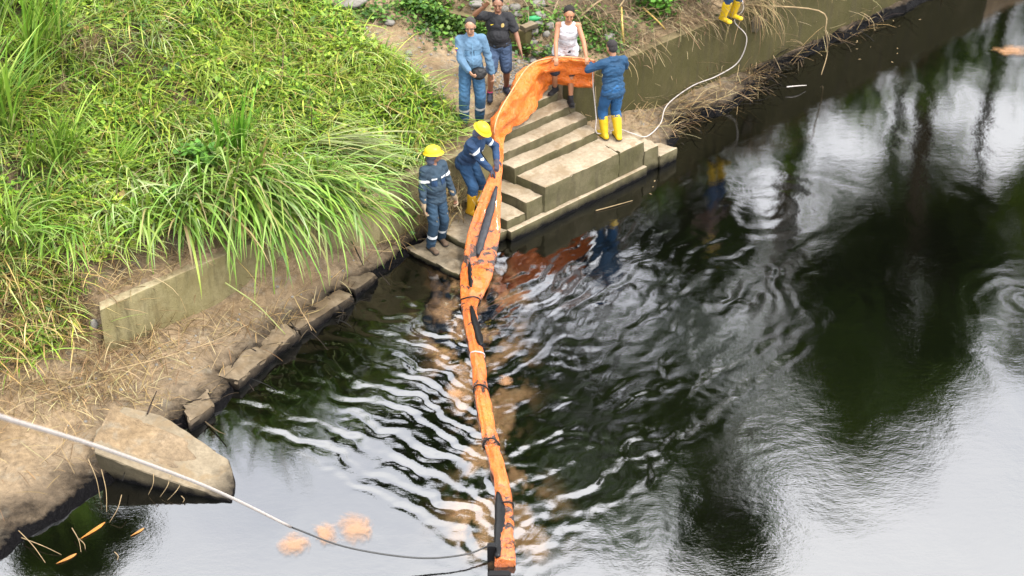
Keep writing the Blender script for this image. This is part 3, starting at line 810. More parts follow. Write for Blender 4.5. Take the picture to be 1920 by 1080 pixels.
clump(140, 540, 90, .4, .01, D0, 1.3, 1.0, .3, 1.3, LG, 'wispy green tuft left of the broken wall end', 4, .16)
# dry tan seed heads
clump(150, 120, 130, .55, .011, D0 + .2, .9, 1.2, .35, 1.6, [(.52, .38, .22), (.60, .46, .28), (.42, .30, .17)], 'dry tan seed plume standing in the tall grass', 5, .1, name='dry_plume', cat='dry grass', grow=.45)
clump(115, 190, 90, .45, .010, D0 + .2, .9, 1.1, .35, 1.8, [(.48, .35, .2), (.56, .43, .26)], 'smaller dry tan plume lower down in the tall grass', 4, .1, name='dry_plume', cat='dry grass', grow=.3)

def shrub(px, py, n, r, label, size=(.06, .11), cols=((.14, .36, .03), (.20, .45, .05), (.09, .24, .03)), h=.5, arch=None):
    base = hill_point(px, py)
    root = empty('leafy_shrub', base, label=label, cat='shrub')
    stems = []; pos = []
    for k in range(7):
        az = rng.uniform(0, 6.28) if arch is None else rng.normal(arch, .5)
        L = h * rng.uniform(.7, 1.2)
        pts = [Vector((0, 0, -.03)), Vector((math.cos(az) * r * .35, math.sin(az) * r * .35, L * .6)), Vector((math.cos(az) * r, math.sin(az) * r, L))]
        pts = spline(pts, 5); stems.append((pts, [.008 - .0005 * i for i in range(len(pts))]))
        for p in pts[2:]:
            for _ in range(max(1, n // 60)): pos.append(np.array(p) + rng.normal(0, r * .16, 3))
    pos = np.array(pos)
    v, f, c = leaves(pos, rng.uniform(*size, len(pos)), pal(len(pos), list(cols)), .5, 1.3)
    link('foliage', fast_mesh('foliage', v, f, c), M['leaf'], root); [link('stem', tubes('stem', [q], 5), M['bark'], root) for q in stems]
shrub(400, 330, 340, .35, 'bright broad leaved shrub in front of the drooping grass', h=.55, arch=D0 - .3)
shrub(1232, 22, 420, .32, 'vivid green leafy shrub on the root covered bank top right', h=.35, arch=D0)
shrub(330, 395, 110, .3, 'sparse leaning shrub with thin stems left of the drooping grass', h=.45, arch=D0 - .8)

# ------------------------------------------------------------------ stones
def rock_mesh(seed, n=3):
    bm = bmesh.new(); bmesh.ops.create_icosphere(bm, subdivisions=n, radius=1)
    for v in bm.verts:
        c = v.co.copy()
        v.co *= 1 + .22 * float(fbm(c.x * 1.1 + seed, c.y * 1.1 + c.z, seed, 3))
        for ax in range(3):
            if abs(v.co[ax]) > .78: v.co[ax] *= .93
    me = bpy.data.meshes.new('rock'); bm.to_mesh(me); bm.free(); me.materials.append(M['stone'])
    me.polygons.foreach_set('use_smooth', [True] * len(me.polygons)); return me
rmesh = [rock_mesh(i) for i in range(5)]
rocks = [ # px,py,width px,h px,label
 (1013, 36, 26, 18, 'large pale boulder at the top of the stone pile'), (1010, 12, 30, 16, 'flat stone at the top edge above the stone pile'),
 (965, 18, 24, 14, 'pale stone right of the head of the man in black'), (945, 20, 20, 14, 'white stone touching the shoulder of the man in black'),
 (972, 30, 20, 10, 'small flat stone above the short wall end'), (1030, 52, 20, 14, 'round stone in the middle of the pile'),
 (1010, 50, 22, 16, 'grey stone left in the middle of the pile'), (1000, 62, 22, 14, 'pale oval stone just right of the green plastic'),
 (1024, 67, 16, 12, 'small round stone below the middle of the pile'), (1001, 87, 28, 22, 'biggest rounded stone beside the short wall end'),
 (1027, 93, 18, 12, 'brown round stone above the boom edge'), (1008, 102, 24, 10, 'flat slate above the orange boom'),
 (1022, 105, 22, 11, 'tilted slate right of the flat slate'), (1018, 84, 14, 10, 'small pale stone between the big stones'),
 (1050, 40, 18, 12, 'stone left of the head of the man in the vest'), (1115, 2, 22, 12, 'white stone at the top edge of the picture'),
 (1142, 78, 26, 20, 'mossy round boulder right of the head of the man in blue'), (1163, 112, 18, 12, 'dark stone on the wall behind the man in blue'),
 (1170, 121, 24, 14, 'pale flat stone on the wall end beside the man in blue'), (766, 104, 16, 12, 'blue grey stone at the edge of the path'),
 (764, 116, 14, 12, 'small stone below the blue grey stone'), (958, 160, 20, 10, 'flat pale stone on the gravel beside the orange boom'),
 (182, 600, 16, 22, 'rounded cobble stuck in the broken wall end'), (1080, 95, 22, 12, 'stone behind the hip of the man in the vest'),
 (893, 10, 30, 12, 'long stone at the top edge left of the man in black'), (730, 45, 24, 10, 'flat stone sunk in the dirt path'),
 (1000, 118, 16, 10, 'little stone at the foot of the short wall'), (660, 8, 60, 18, 'wide pale slab of rock at the start of the path')]
for i, (px, py, wp, hp, lab) in enumerate(rocks):
    p = hill_point(px, py)
    o = bpy.data.objects.new('rock', rmesh[i % 5]); COL.objects.link(o)
    if px == 182: p = F(-6.9, 1.1, .75)
    if px in (1163, 1170): p = F(*{1163: (1.86, 1.33), 1170: (1.95, 1.27)}[px], 1.37)
    sc = (p - cam.location).length / FPX * 1.0
    o.location = p + Vector((0, 0, hp * sc * .3))
    o.scale = (wp * sc * .5, wp * sc * .42, hp * sc * .55); o.rotation_euler = (rng.uniform(-.2, .2), rng.uniform(-.2, .2), rng.uniform(-.5, .5))
    props(o, lab, 'rock', group='loose stones on the bank')
def pebbles():
    bm = bmesh.new(); me0 = rock_mesh(9, 1); V0 = np.array([v.co[:] for v in me0.vertices]); F0 = np.array([p.vertices[:] for p in me0.polygons])
    a = np.concatenate([rng.normal(1.15, .35, 340), rng.normal(1.5, .25, 140), rng.uniform(-.3, 1.7, 200), rng.uniform(-8, -2.5, 120), rng.uniform(3, 9, 90)])
    b = np.concatenate([rng.normal(1.85, .2, 340), rng.normal(2.0, .2, 140), rng.uniform(1.72, 4, 200), rng.uniform(-.2, .8, 120), rng.uniform(.7, 1.15, 90)])
    keep = ((b > 1.72) | (a < -2.2) | (a > 2.9)) & (gz(a, b) > .24); a = a[keep]; b = b[keep]; z = gz(a, b)
    V = []; Fq = []
    for i in range(len(a)):
        s = rng.uniform(.012, .038); p = F(a[i], b[i], z[i])
        V.append(V0 * s * rng.uniform(.6, 1.2, 3) * (1, 1, .7) + np.array(p)); Fq.append(F0 + len(V0) * i)
    props(link('gravel', fast_mesh('gravel', np.concatenate(V), np.concatenate(Fq)), M['stone']), 'loose gravel on the path at the top of the steps', 'gravel', kind='stuff')
pebbles()

# ------------------------------------------------------------------ trees over the river (seen in the water)
TG = [(.08, .16, .018), (.13, .24, .025), (.18, .30, .03), (.05, .11, .012)]
TB = [(.26, .42, .025), (.34, .50, .03), (.16, .28, .02)]
def tree(x, y, z0, zc, r, label, nleaf=3600, cols=TG, rz=None, lean=0, trunk=.16, leaf=(.2, .42), limbs=7):
    root = empty('broadleaf_tree', (x, y, z0), label=label, cat='tree', group='trees beyond the river bank')
    H = zc - z0; rz = rz or r * .75
    tr = spline([(0, 0, -.2), (lean * .3, .1, H * .35), (lean * .7, -.15, H * .7), (lean, 0, H)], 6)
    rad = [trunk * (1 - .6 * i / (len(tr) - 1)) for i in range(len(tr))]
    link('trunk', tubes('trunk', [(tr, rad)], 10), M['bark'], root)
    lb = []; cl = []
    for i in range(limbs):
        az = 6.283 * i / limbs + rng.uniform(-.4, .4); s = tr[int(len(tr) * rng.uniform(.5, .9))]
        e = Vector((lean + math.cos(az) * r * .7, math.sin(az) * r * .7, H + rng.uniform(-.4, .7) * rz))
        pts = spline([s, s.lerp(e, .5) + Vector((0, 0, -.1 * r)), e], 4)
        lb.append((pts, [trunk * .35 * (1 - .7 * k / len(pts)) for k in range(len(pts))]))
        cl.append(e)
    for q in lb: link('limb', tubes('limb', [q], 6), M['bark'], root)
    cl = np.array([np.array(c) for c in cl])
    nc = 34
    th = rng.uniform(0, 6.283, nc); cz = rng.uniform(-1, 1, nc); rr = rng.uniform(.35, 1, nc) ** .6
    C2 = np.stack([lean + np.cos(th) * np.sqrt(1 - cz ** 2) * r * rr, np.sin(th) * np.sqrt(1 - cz ** 2) * r * rr, H + cz * rz * rr], -1)
    C = np.concatenate([cl, C2]); cs = rng.uniform(.16, .34, len(C)) * r
    i = rng.integers(0, len(C), nleaf)
    d = rng.normal(0, 1, (nleaf, 3)); d /= np.linalg.norm(d, axis=1)[:, None]
    P = C[i] + d * (cs[i] * rng.uniform(.3, 1, nleaf) ** .5)[:, None] * (1, 1, .75)
    br = rng.uniform(.7, 1.3, len(C))[i][:, None]
    v, f, c = leaves(P, rng.uniform(*leaf, nleaf), pal(nleaf, cols) * br, .8)
    link('crown', fast_mesh('crown', v, f, c), M['leaf'], root)
    return root
def gzw(x, y):
    a, b = AB(x, y); return float(gz(a, b))
TREES = [
 (10.9, 38.0, 12.6, 3.0, 'tall thin trunked tree mirrored as the darkest upright line on the right', 3600, TG, .3),
 (13.6, 41.0, 13.6, 4.6, 'broad bright green tree mirrored at the right edge of the water', 5200, TB + TB + TG, .25),
 (5.6, 41.0, 12.6, 2.3, 'small dark tree mirrored behind the yellow boots', 2600, TG, .2),
 (3.0, 39.0, 18.0, 4.6, 'large dark tree mirrored in the rippled middle of the river', 3200, TG, .3),
 (1.5, 47.0, 26.0, 4.6, 'very tall dark tree rising behind the large one', 2600, TG, .4),
 (8.8, 44.0, 19.0, 5.0, 'wide spreading tree mirrored as the green band right of centre', 3600, TB + TG, .35),
 (7.0, 35.5, 19.2, 1.5, 'slender tall tree whose top is mirrored at the bottom right of centre', 1700, TG, .14),
 (12.6, 47.0, 23.0, 3.4, 'tall tree behind the bright green one', 3600, TG, .3),
 (15.5, 36.5, 8.2, 2.6, 'low round tree on the bank at the far right', 3000, TB, .2),
 (-2.6, 38.5, 15.5, 2.0, 'narrow tree behind the dirt path', 2200, TG, .2),
 (6.0, 46.0, 24.5, 2.6, 'tall open tree mirrored between two sky gaps', 2200, TG, .2),
 (-9.2, 26.5, 11.6, 1.5, 'feathery tree above the tall grass at the far left', 1500, TG, .12)]
for x, y, zc, r, lab, n, cols, tk in TREES:
    tree(x, y, gzw(x, y), zc, r, lab, n, cols, trunk=tk, lean=rng.uniform(-.6, .6))
def bank_bush(a, b, r, label, n=1500):
    z = float(gz(a, b)); p = F(a, b, z)
    root = empty('riverside_bush', p, label=label, cat='bush', group='bushes along the top of the right bank')
    nc = 12; C = rng.normal(0, .5, (nc, 3)) * (r, r, r * .6) + (0, 0, r * .55)
    i = rng.integers(0, nc, n); d = rng.normal(0, 1, (n, 3)); d /= np.linalg.norm(d, axis=1)[:, None]
    P = C[i] + d * r * .42 * rng.uniform(.3, 1, (n, 1)); P[:, 2] = np.maximum(P[:, 2], .02)
    v, f, c = leaves(P, rng.uniform(.07, .16, n), pal(n, TG + TB[:1]), .8)
    link('foliage', fast_mesh('foliage', v, f, c), M['leaf'], root)
    for k in range(4): link('stem', tubes('stem', [([Vector((0, 0, -.1)), Vector(C[k])], [.03, .012])], 5), M['bark'], root)
for a, b, r, lab in [(9.8, 4.2, 1.3, 'dark bush on the bank above the frame, nearest the long wall'), (12.5, 3.4, 1.5, 'dark bush further along the long wall'),
                     (15.2, 3.2, 1.7, 'large bush overhanging the far end of the wall'), (18.3, 3.4, 2.0, 'very large bush farthest along the bank'),
                     (7.6, 6.2, 1.4, 'bush on the upper bank behind the boots of the standing worker'), (13.6, 6.5, 2.2, 'tall bush on the upper bank far right'),
                     (3.2, 7.2, 1.5, 'bush on the upper bank behind the stone pile'), (22, 3.6, 2.4, 'last bush along the bank')]:
    bank_bush(a, b, r, lab)

# ------------------------------------------------------------------ orange boom
def make_orange():
    m = mat('orange_fabric', rough=.42, spec=.5); B = NB(m)
    at = B.n('ShaderNodeAttribute', attribute_name='col'); sep = B.n('ShaderNodeSeparateColor'); B.l(at.outputs['Color'], sep.inputs[0])
    dirt, wet = sep.outputs[0], sep.outputs[1]
    c = B.mix(B.noise(4, 4, .6), (.42, .070, .004), (.54, .145, .012))
    c = B.mix(B.map(B.noise(11, 5, .7), .5, .75, 0, .4), c, (.50, .22, .06))
    big = B.math('ADD', B.noise(7, 5, .65, dist=.6), B.math('MULTIPLY', dirt, .34))
    st = B.map(big, .76, .84, 0, 1)
    c = B.mix(st, c, (.025, .015, .012))
    fine = B.math('ADD', B.noise(34, 4, .7), B.math('MULTIPLY', dirt, .16))
    c = B.mix(B.map(fine, .68, .78, 0, .8), c, (.09, .03, .015))
    B.l(c, B.p.inputs['Base Color'])
    B.l(B.map(dirt, 0, 1, .33, .2), B.p.inputs['Roughness'])
    B.l(B.map(dirt, .1, .5, 0, .3), B.p.inputs['Coat Weight']); B.p.inputs['Coat Roughness'].default_value = .06; B.p.inputs['Coat IOR'].default_value = 1.7
    h = B.math('ADD', B.noise(9, 5, .65, dist=1.2), B.math('MULTIPLY', B.noise(30, 4, .6), .4))
    h = B.math('ADD', h, B.math('MULTIPLY', B.math('MULTIPLY', B.noise(24, 3, .6, dist=2.5), dirt), 1.1))
    B.bump(h, 1.0, .055)
    return m
M['orange'] = make_orange()
M['rope'] = simple('white_rope', (.62, .56, .52), .8, .2, .25, 30, .5)
M['black'] = simple('black_rubber', (.008, .008, .009), .35, .15, .4, 9, .4)
M['darkgrey'] = simple('dark_grey_sleeve', (.04, .042, .05), .5, .15, .5, 14, .4)
ST = [ # pxL,pyL,zL, pxR,pyR,zR, thickness, dirt
 (1114, 115, 1.80, 1113, 165, 1.27, .05, 0), (1085, 110, 1.84, 1088, 163, 1.28, .08, 0), (1055, 108, 1.87, 1060, 162, 1.28, .09, 0), (1022, 112, 1.88, 1031, 160, 1.27, .09, 0),
 (1000, 119, 1.88, 1026, 166, 1.22, .07, .0), (982, 136, 1.88, 1016, 190, 1.12, .07, 0), (958, 174, 1.82, 994, 218, 1.10, .08, 0), (938, 208, 1.74, 966, 240, 1.12, .08, .0),
 (928, 238, 1.60, 945, 254, 1.2, .07, 0), (927, 262, 1.40, 942, 264, 1.32, .06, .05), (928, 300, 1.15, 942, 300, 1.12, .06, .15), (915, 335, .96, 941, 335, .92, .08, .3),
 (901, 370, .76, 940, 370, .72, .09, .4), (886, 410, .54, 939, 410, .5, .10, .5), (874, 450, .33, 936, 452, .3, .11, .7), (867, 488, .17, 929, 490, .14, .12, .9),
 (863, 520, .10, 921, 520, .10, .12, .65), (863, 553, .07, 907, 553, .07, .12, .55), (865, 575, .06, 896, 573, .06, .13, .9), (870, 605, .06, 896, 604, .06, .15, .6),
 (879, 650, .06, 905, 649, .06, .15, .55), (885, 700, .06, 912, 699, .06, .16, .5), (889, 732, .05, 916, 731, .05, .16, .75), (894, 765, .06, 922, 764, .06, .16, .3), (901, 805, .06, 930, 803, .06, .16, .3),
 (907, 832, .05, 936, 831, .05, .13, .9), (914, 850, .05, 940, 849, .05, .15, .4), (922, 885, .06, 949, 884, .06, .16, .3), (928, 920, .06, 958, 919, .06, .16, .5), (931, 955, .05, 962, 954, .05, .15, .9),
 (930, 995, .05, 964, 994, .05, .16, .8), (927, 1035, .06, 966, 1034, .06, .17, .8), (928, 1058, .05, 967, 1057, .05, .14, .7)]
def catmull(A, n):
    A = np.array(A, float); A = np.vstack([2 * A[0] - A[1], A, 2 * A[-1] - A[-2]]); out = []
    for i in range(1, len(A) - 2):
        for k in range(n):
            t = k / n; a, b, c, d = A[i - 1:i + 3]
            out.append(.5 * (2 * b + (c - a) * t + (2 * a - 5 * b + 4 * c - d) * t * t + (3 * b - a - 3 * c + d) * t ** 3))
    out.append(A[-2]); return np.array(out)
def make_boom():
    root = empty('oil_boom', W(900, 700, 0), label='long orange floating boom running from the men on the stairs into the black water', cat='oil boom')
    bpy.context.view_layer.update()
    S = catmull([[*W(s[0], s[1], s[2]), *W(s[3], s[4], s[5]), s[6], s[7], i] for i, s in enumerate(ST)], 10)
    N = 36; V = []; Cc = []
    L = np.cumsum(np.r_[0, np.linalg.norm(np.diff((S[:, :3] + S[:, 3:6]) / 2, axis=0), axis=1)])
    for k, s in enumerate(S):
        l = s[:3]; r = s[3:6]; mid = (l + r) / 2
        t = (S[min(k + 1, len(S) - 1), :6] - S[max(k - 1, 0), :6]); t = (t[:3] + t[3:]) / 2; t /= np.linalg.norm(t)
        u = (r - l) / 2; w = np.linalg.norm(u); un = u / w
        nn = np.cross(un, t); nn /= np.linalg.norm(nn)
        ribbon = np.clip((9.5 - s[8]) / 2, 0, 1)       # upper, hanging part: float roll on top, skirt below
        mouth = 1.0 if k not in (0, len(S) - 1) else .5
        for j in range(N):
            an = 2 * math.pi * j / N; cx, cy = math.cos(an), math.sin(an)
            q = cx                                   # -1 left/top ... 1 right/bottom
            th = s[6] * (1 - ribbon) + ribbon * (.035 + .12 * math.exp(-((q + .62) / .3) ** 2))
            sgn = abs(cy) ** .8 * (1 if cy >= 0 else -1)
            x = mid + un * w * q
            fold = .040 * float(fbm(q * 1.6 + 3, L[k] * 2.1, 201, 3)) * (1 + 1.2 * ribbon) + .018 * math.sin(q * 7 + 3 * float(pn(L[k] * 1.3, 1, 203))) * (.5 + ribbon)
            crease = .024 * (1 - abs(float(pn(q * 3 + L[k] * 1.5, L[k] * 4 - q * 2, 205))) * 2) * (.6 + ribbon)
            wob = .02 * float(fbm(L[k] * 5, q, 207, 3))
            e = .02 * float(fbm(L[k] * 4, 5 + (q > 0), 209, 3)) * q * (1 - ribbon * .4)
            p = x + nn * (th * sgn * .5 * (1 + wob * 3) + fold + crease * (1 if cy > 0 else .3)) + un * e
            V.append(p); Cc.append((s[7], ribbon, 0))
    idx = np.arange(len(S) * N).reshape(len(S), N); nx = np.roll(idx, -1, 1)
    Fq = np.stack([idx[:-1], nx[:-1], nx[1:], idx[1:]], -1).reshape(-1, 4)
    o = link('fabric_cover', fast_mesh('fabric_cover', V, Fq, np.clip(np.array(Cc), 0, 1)), M['orange'], root)
    bm = bmesh.new(); bm.from_mesh(o.data); bm.verts.ensure_lookup_table()
    for st in (0, len(S) - 1):
        try: bm.faces.new([bm.verts[i] for i in idx[st]])
        except ValueError: pass
    bmesh.ops.recalc_face_normals(bm, faces=bm.faces); bm.to_mesh(o.data); bm.free()
    # white hem rope along the top edge
    top = [Vector(s[:3]) + Vector((0, 0, .012)) for s in S[:88:3]]
    link('edge_cord', tubes('edge_cord', [(top, .011)], 6), simple('hem', (.85, .38, .18), .6), root)
    # dark ballast sleeve lying on the boom
    def strap(name, pts, w, m, lift=.05):
        P = spline([W(x, y, z + lift) for x, y, z in pts], 7)
        V = []; Fc = []
        for i, p in enumerate(P):
            t = (P[min(i + 1, len(P) - 1)] - P[max(i - 1, 0)]).normalized(); s = t.cross(Vector((0, -.5, .85))).normalized(); nn = s.cross(t)
            f = i / (len(P) - 1); ww = w * (.35 + .65 * min(1, f * 3.5, (1 - f) * 6 + .15)) * (1 + .25 * float(pn(f * 7, w * 50, 3)))
            for j in range(12):
                an = 2 * math.pi * j / 12
                V.append(p + s * math.cos(an) * ww / 2 + nn * (math.sin(an) * .028 + .006 * math.sin(f * 60 + j)))
        for i in range(len(P) - 1):
            for j in range(12): a = i * 12 + j; b = i * 12 + (j + 1) % 12; Fc.append((a, b, b + 12, a + 12))
        Fc.append(tuple(range(12))[::-1]); Fc.append(tuple(range(len(V) - 12, len(V))))
        return link(name, pyd(name, V, Fc), m, root)
    strap('ballast_sleeve', [(931, 350, .86), (922, 385, .68), (912, 420, .5), (903, 450, .35), (896, 478, .22)], .115, M['darkgrey'], .035)
    strap('ballast_sleeve', [(884, 575, .06), (889, 600, .06), (897, 628, .06), (902, 648, .06)], .10, M['black'], .07)
    strap('ballast_sleeve', [(934, 925, .06), (938, 960, .06), (937, 1000, .06), (933, 1045, .06)], .13, M['black'], .06)
    strap('ballast_sleeve', [(880, 493, .1), (882, 515, .08), (884, 540, .06)], .07, M['black'], .07)
    for x0, x1, y in ((863, 900, 566), (882, 908, 668), (888, 916, 732), (906, 936, 834), (929, 962, 950)):
        c = W((x0 + x1) / 2, y, .06); w = (x1 - x0) / FPX * (c - cam.location).length * .5
        ring = [c + Vector((math.cos(t) * w * 1.03, 0, math.sin(t) * .088)) + Vector((0, .02 * math.sin(2 * t + y), 0)) for t in np.linspace(0, 2 * math.pi, 23)]
        link('section_joint', tubes('section_joint', [(ring, .011)], 6), M['black'] if y != 668 else M['rope'], root)
    bm = bmesh.new(); bmesh.ops.create_cube(bm, size=1)
    for v in bm.verts: v.co = Vector((v.co.x * .10, v.co.y * .09, v.co.z * .30)) + W(922, 1040, .06)
    bmesh.ops.bevel(bm, geom=list(bm.edges), offset=.012, segments=2, affect='EDGES')
    me = bpy.data.meshes.new('end_connector'); bm.to_mesh(me); bm.free(); link('end_connector', me, M['black'], root, False)
    bm = bmesh.new(); bmesh.ops.create_cube(bm, size=1)
    for v in bm.verts: v.co = Vector((v.co.x * .26, v.co.y * .12, v.co.z * .12)) + W(936, 1082, .0)
    bmesh.ops.bevel(bm, geom=list(bm.edges), offset=.02, segments=2, affect='EDGES')
    me = bpy.data.meshes.new('tow_weight'); bm.to_mesh(me); bm.free(); link('tow_weight', me, M['black'], root, False)
    fix_origin(root)
make_boom()

# ------------------------------------------------------------------ ropes, poles, sticks
M['ropedark'] = simple('oiled_rope', (.03, .03, .03), .5, .4, .3, 30, .3)
tow = empty('tow_rope', W(925, 1022, .1), label='pale rope crossing the lower left foreground down to the end of the boom', cat='rope')
bpy.context.view_layer.update()
pw = [Wt(-140, 732, 7.4), Wt(0, 781, 9.0), Wt(200, 843, 11.6), Wt(400, 918, 15.0), Wt(545, 988, 17.75)]
link('clean_length', tubes('clean_length', [(spline(pw, 8), [.016] * 33)], 8), M['rope'], tow)
pd = [pw[-1], W(650, 1026, .28), W(780, 1046, .14), W(870, 1040, .12), W(924, 1020, .12)]
link('oiled_length', tubes('oiled_length', [(spline(pd, 8), [.010] * 33)], 8), M['ropedark'], tow)
fix_origin(tow)
pr = [F(6.2, 2.4, 2.1), F(5.95, 1.3, 1.45), F(5.6, 1.17, 1.25), W(1400, 70, 1.0), W(1385, 115, .55), W(1345, 142, .37), W(1300, 160, .33), W(1262, 186, .3), W(1246, 205, .3), W(1238, 232, .28), W(1212, 256, .40), W(1185, 250, .62), W(1160, 243, .66), W(1120, 250, .70), W(1118, 222, .95), W(1115, 190, 1.2), W(1112, 160, 1.45), W(1111, 120, 1.8)]
o = link('guy_rope', tubes('guy_rope', [(spline(pr, 6), [.0095] * (6 * (len(pr) - 1) + 1))], 6), M['rope'])
props(o, 'pale rope hanging down the long wall and along the ledge to the boom', 'rope')
M['bamboo'] = simple('bamboo', (.62, .42, .10), .5, .4, .3, 6, .1)
M['twig'] = simple('twig', (.36, .26, .14), .8, .2, .4, 9, .2)
M['darktwig'] = simple('dark_twig', (.05, .035, .025), .7, .2, .4, 9, .2)
def stick(name, pts, r, m, label, cat='stick', group=None):
    P = spline([Vector(p) for p in pts], 5) if len(pts) > 2 else [Vector(p) for p in pts]
    n = len(P)
    o = link(name, tubes(name, [(P, [r * (1 - .5 * i / max(1, n - 1)) for i in range(n)])], 7), m)
    return props(o, label, cat, group)
stick('bamboo_pole', [hill_point(1171, 112) + Vector((0, 0, .0)), hill_point(1166, 80) + Vector((0, -.02, .25)), hill_point(1164, 45) + Vector((0, 0, .3))], .026, M['bamboo'], 'yellow bamboo pole standing on the bank behind the man in blue', 'pole')
stick('bamboo_pole', [hill_point(1205, 30) + Vector((0, 0, .15)), hill_point(1240, 60) + Vector((0, 0, .12)), hill_point(1262, 82) + Vector((0, 0, .05))], .018, M['bamboo'], 'thin yellow cane lying on the roots above the long wall', 'pole')
stick('dead_branch', [hill_point(1080, 48) + Vector((0, 0, .1)), hill_point(1130, 28) + Vector((0, 0, .28)), hill_point(1185, 14) + Vector((0, 0, .25))], .017, M['twig'], 'long pale branch slanting above the head of the man in the vest', 'branch')
stick('dead_branch', [hill_point(1160, 45) + Vector((0, 0, .3)), hill_point(1185, 22) + Vector((0, 0, .45)), hill_point(1200, -8) + Vector((0, 0, .4))], .014, M['twig'], 'branch rising from the top of the bamboo pole', 'branch')
stick('dead_branch', [hill_point(1235, 5) + Vector((0, 0, .1)), hill_point(1262, 40) + Vector((0, 0, .2)), hill_point(1290, 70) + Vector((0, 0, .05))], .016, M['twig'], 'brown branch lying right of the vivid green shrub', 'branch')
stick('dead_branch', [F(5.95, 1.3, 1.4), W(1535, 20, 1.25), W(1548, 60, .9), W(1551, 100, .35), W(1540, 140, .12)], .014, M['twig'], 'long root hanging over the wall down to the water', 'branch')
stick('driftwood', [W(1475, 163, .1), W(1495, 161, .1), W(1512, 160, .06)], .012, M['rope'], 'grey straight stick poking over the water at the ledge tip')
stick('driftwood', [W(1117, 395, .012), W(1150, 386, .02), W(1186, 376, .012)], .009, M['twig'], 'pale stick floating on the black water below the stairs')
stick('driftwood', [W(276, 777, .42), W(284, 755, .55), (W(294, 733, .72))], .012, M['darktwig'], 'short dark stick standing in the mud behind the fallen slab')
stick('driftwood', [W(645, 455, .55), W(690, 468, .45), W(735, 472, .38)], .010, M['twig'], 'thin root reaching right under the drooping grass')
stick('driftwood', [W(185, 700, .5), W(300, 672, .48), W(400, 640, .45), W(465, 608, .42)], .009, M['twig'], 'long straw coloured cane lying along the ledge below the left wall')
stick('driftwood', [W(422, 530, .9), W(480, 570, .6), W(535, 627, .2)], .012, M['cane'], 'green brown stalk leaning from the wall to the ledge edge')
stick('driftwood', [W(60, 715, .5), W(45, 740, .5), W(60, 770, .48), W(95, 785, .46)], .009, M['twig'], 'curled yellow stem on the mud at the far left')
SL = ['dry stalk standing in the water at the left end of the fallen slab', 'bent dry stalk with a forked top below the slab left end', 'leftmost of the three short stalks against the dark slab side', 'middle one of the three short stalks against the dark slab side',
      'rightmost of the three short stalks against the dark slab side', 'dry stalk lying flat on the water at the lower left mud edge', 'curved dry stalk hanging from the lower left mud edge', 'straight stalk in the water between the two orange leaves', 'tiny stalk beside the straight one between the orange leaves',
      'stub of a stalk poking out right below the slab tip', 'tiny stalk floating at the bottom edge of the picture', 'dry stalk leaning from the mud against the slab left corner']
for i, (x0, y0, x1, y1, z) in enumerate([(190, 880, 200, 960, .25), (228, 928, 205, 980, .2), (288, 888, 278, 928, .24), (320, 890, 300, 932, .2), (343, 898, 314, 938, .16), (40, 1008, 115, 1040, .06),
                                      (30, 990, 85, 1055, .08), (135, 990, 152, 1035, .1), (148, 1010, 160, 1030, .05), (340, 930, 343, 942, .04), (215, 1035, 220, 1050, .03), (165, 860, 188, 935, .35)]):
    stick('dry_stalk', [W(x0, y0, z), W((x0 + x1) / 2 + 4, (y0 + y1) / 2, z * .6 + .02), W(x1, y1, .01)], .0055, M['twig'], SL[i], 'dry stalk', 'dry stalks around the fallen slab')
def flat_leaf(px, py, w, h, rot, c, label):
    bm = bmesh.new(); V = []
    n = 16
    for i in range(n):
        an = 2 * math.pi * i / n; V.append(bm.verts.new((math.cos(an) * w * (1 + .15 * math.sin(3 * an)), math.sin(an) * h, .004 * math.sin(2 * an))))
    f = bm.faces.new(V); r = bmesh.ops.extrude_face_region(bm, geom=[f])
    for v in r['geom']:
        if isinstance(v, bmesh.types.BMVert): v.co.z += .004
    bmesh.ops.recalc_face_normals(bm, faces=bm.faces)
    me = bpy.data.meshes.new('floating_leaf'); bm.to_mesh(me); bm.free()
    o = link('floating_leaf', me, simple('dead_leaf', tuple(.6 * q for q in c), .6, .3, .4, 15, 0), None, False); o.location = W(px, py, .008); o.rotation_euler = (0, 0, rot)
    props(o, label, 'leaf')
flat_leaf(175, 995, .17, .022, .9, (.75, .30, .03), 'long curled orange leaf floating below the fallen slab')
flat_leaf(125, 1048, .12, .02, .7, (.72, .30, .05), 'shorter orange leaf floating at the bottom left')
flat_leaf(258, 998, .09, .014, .8, (.70, .32, .06), 'small reddish leaf sliver floating below the slab')
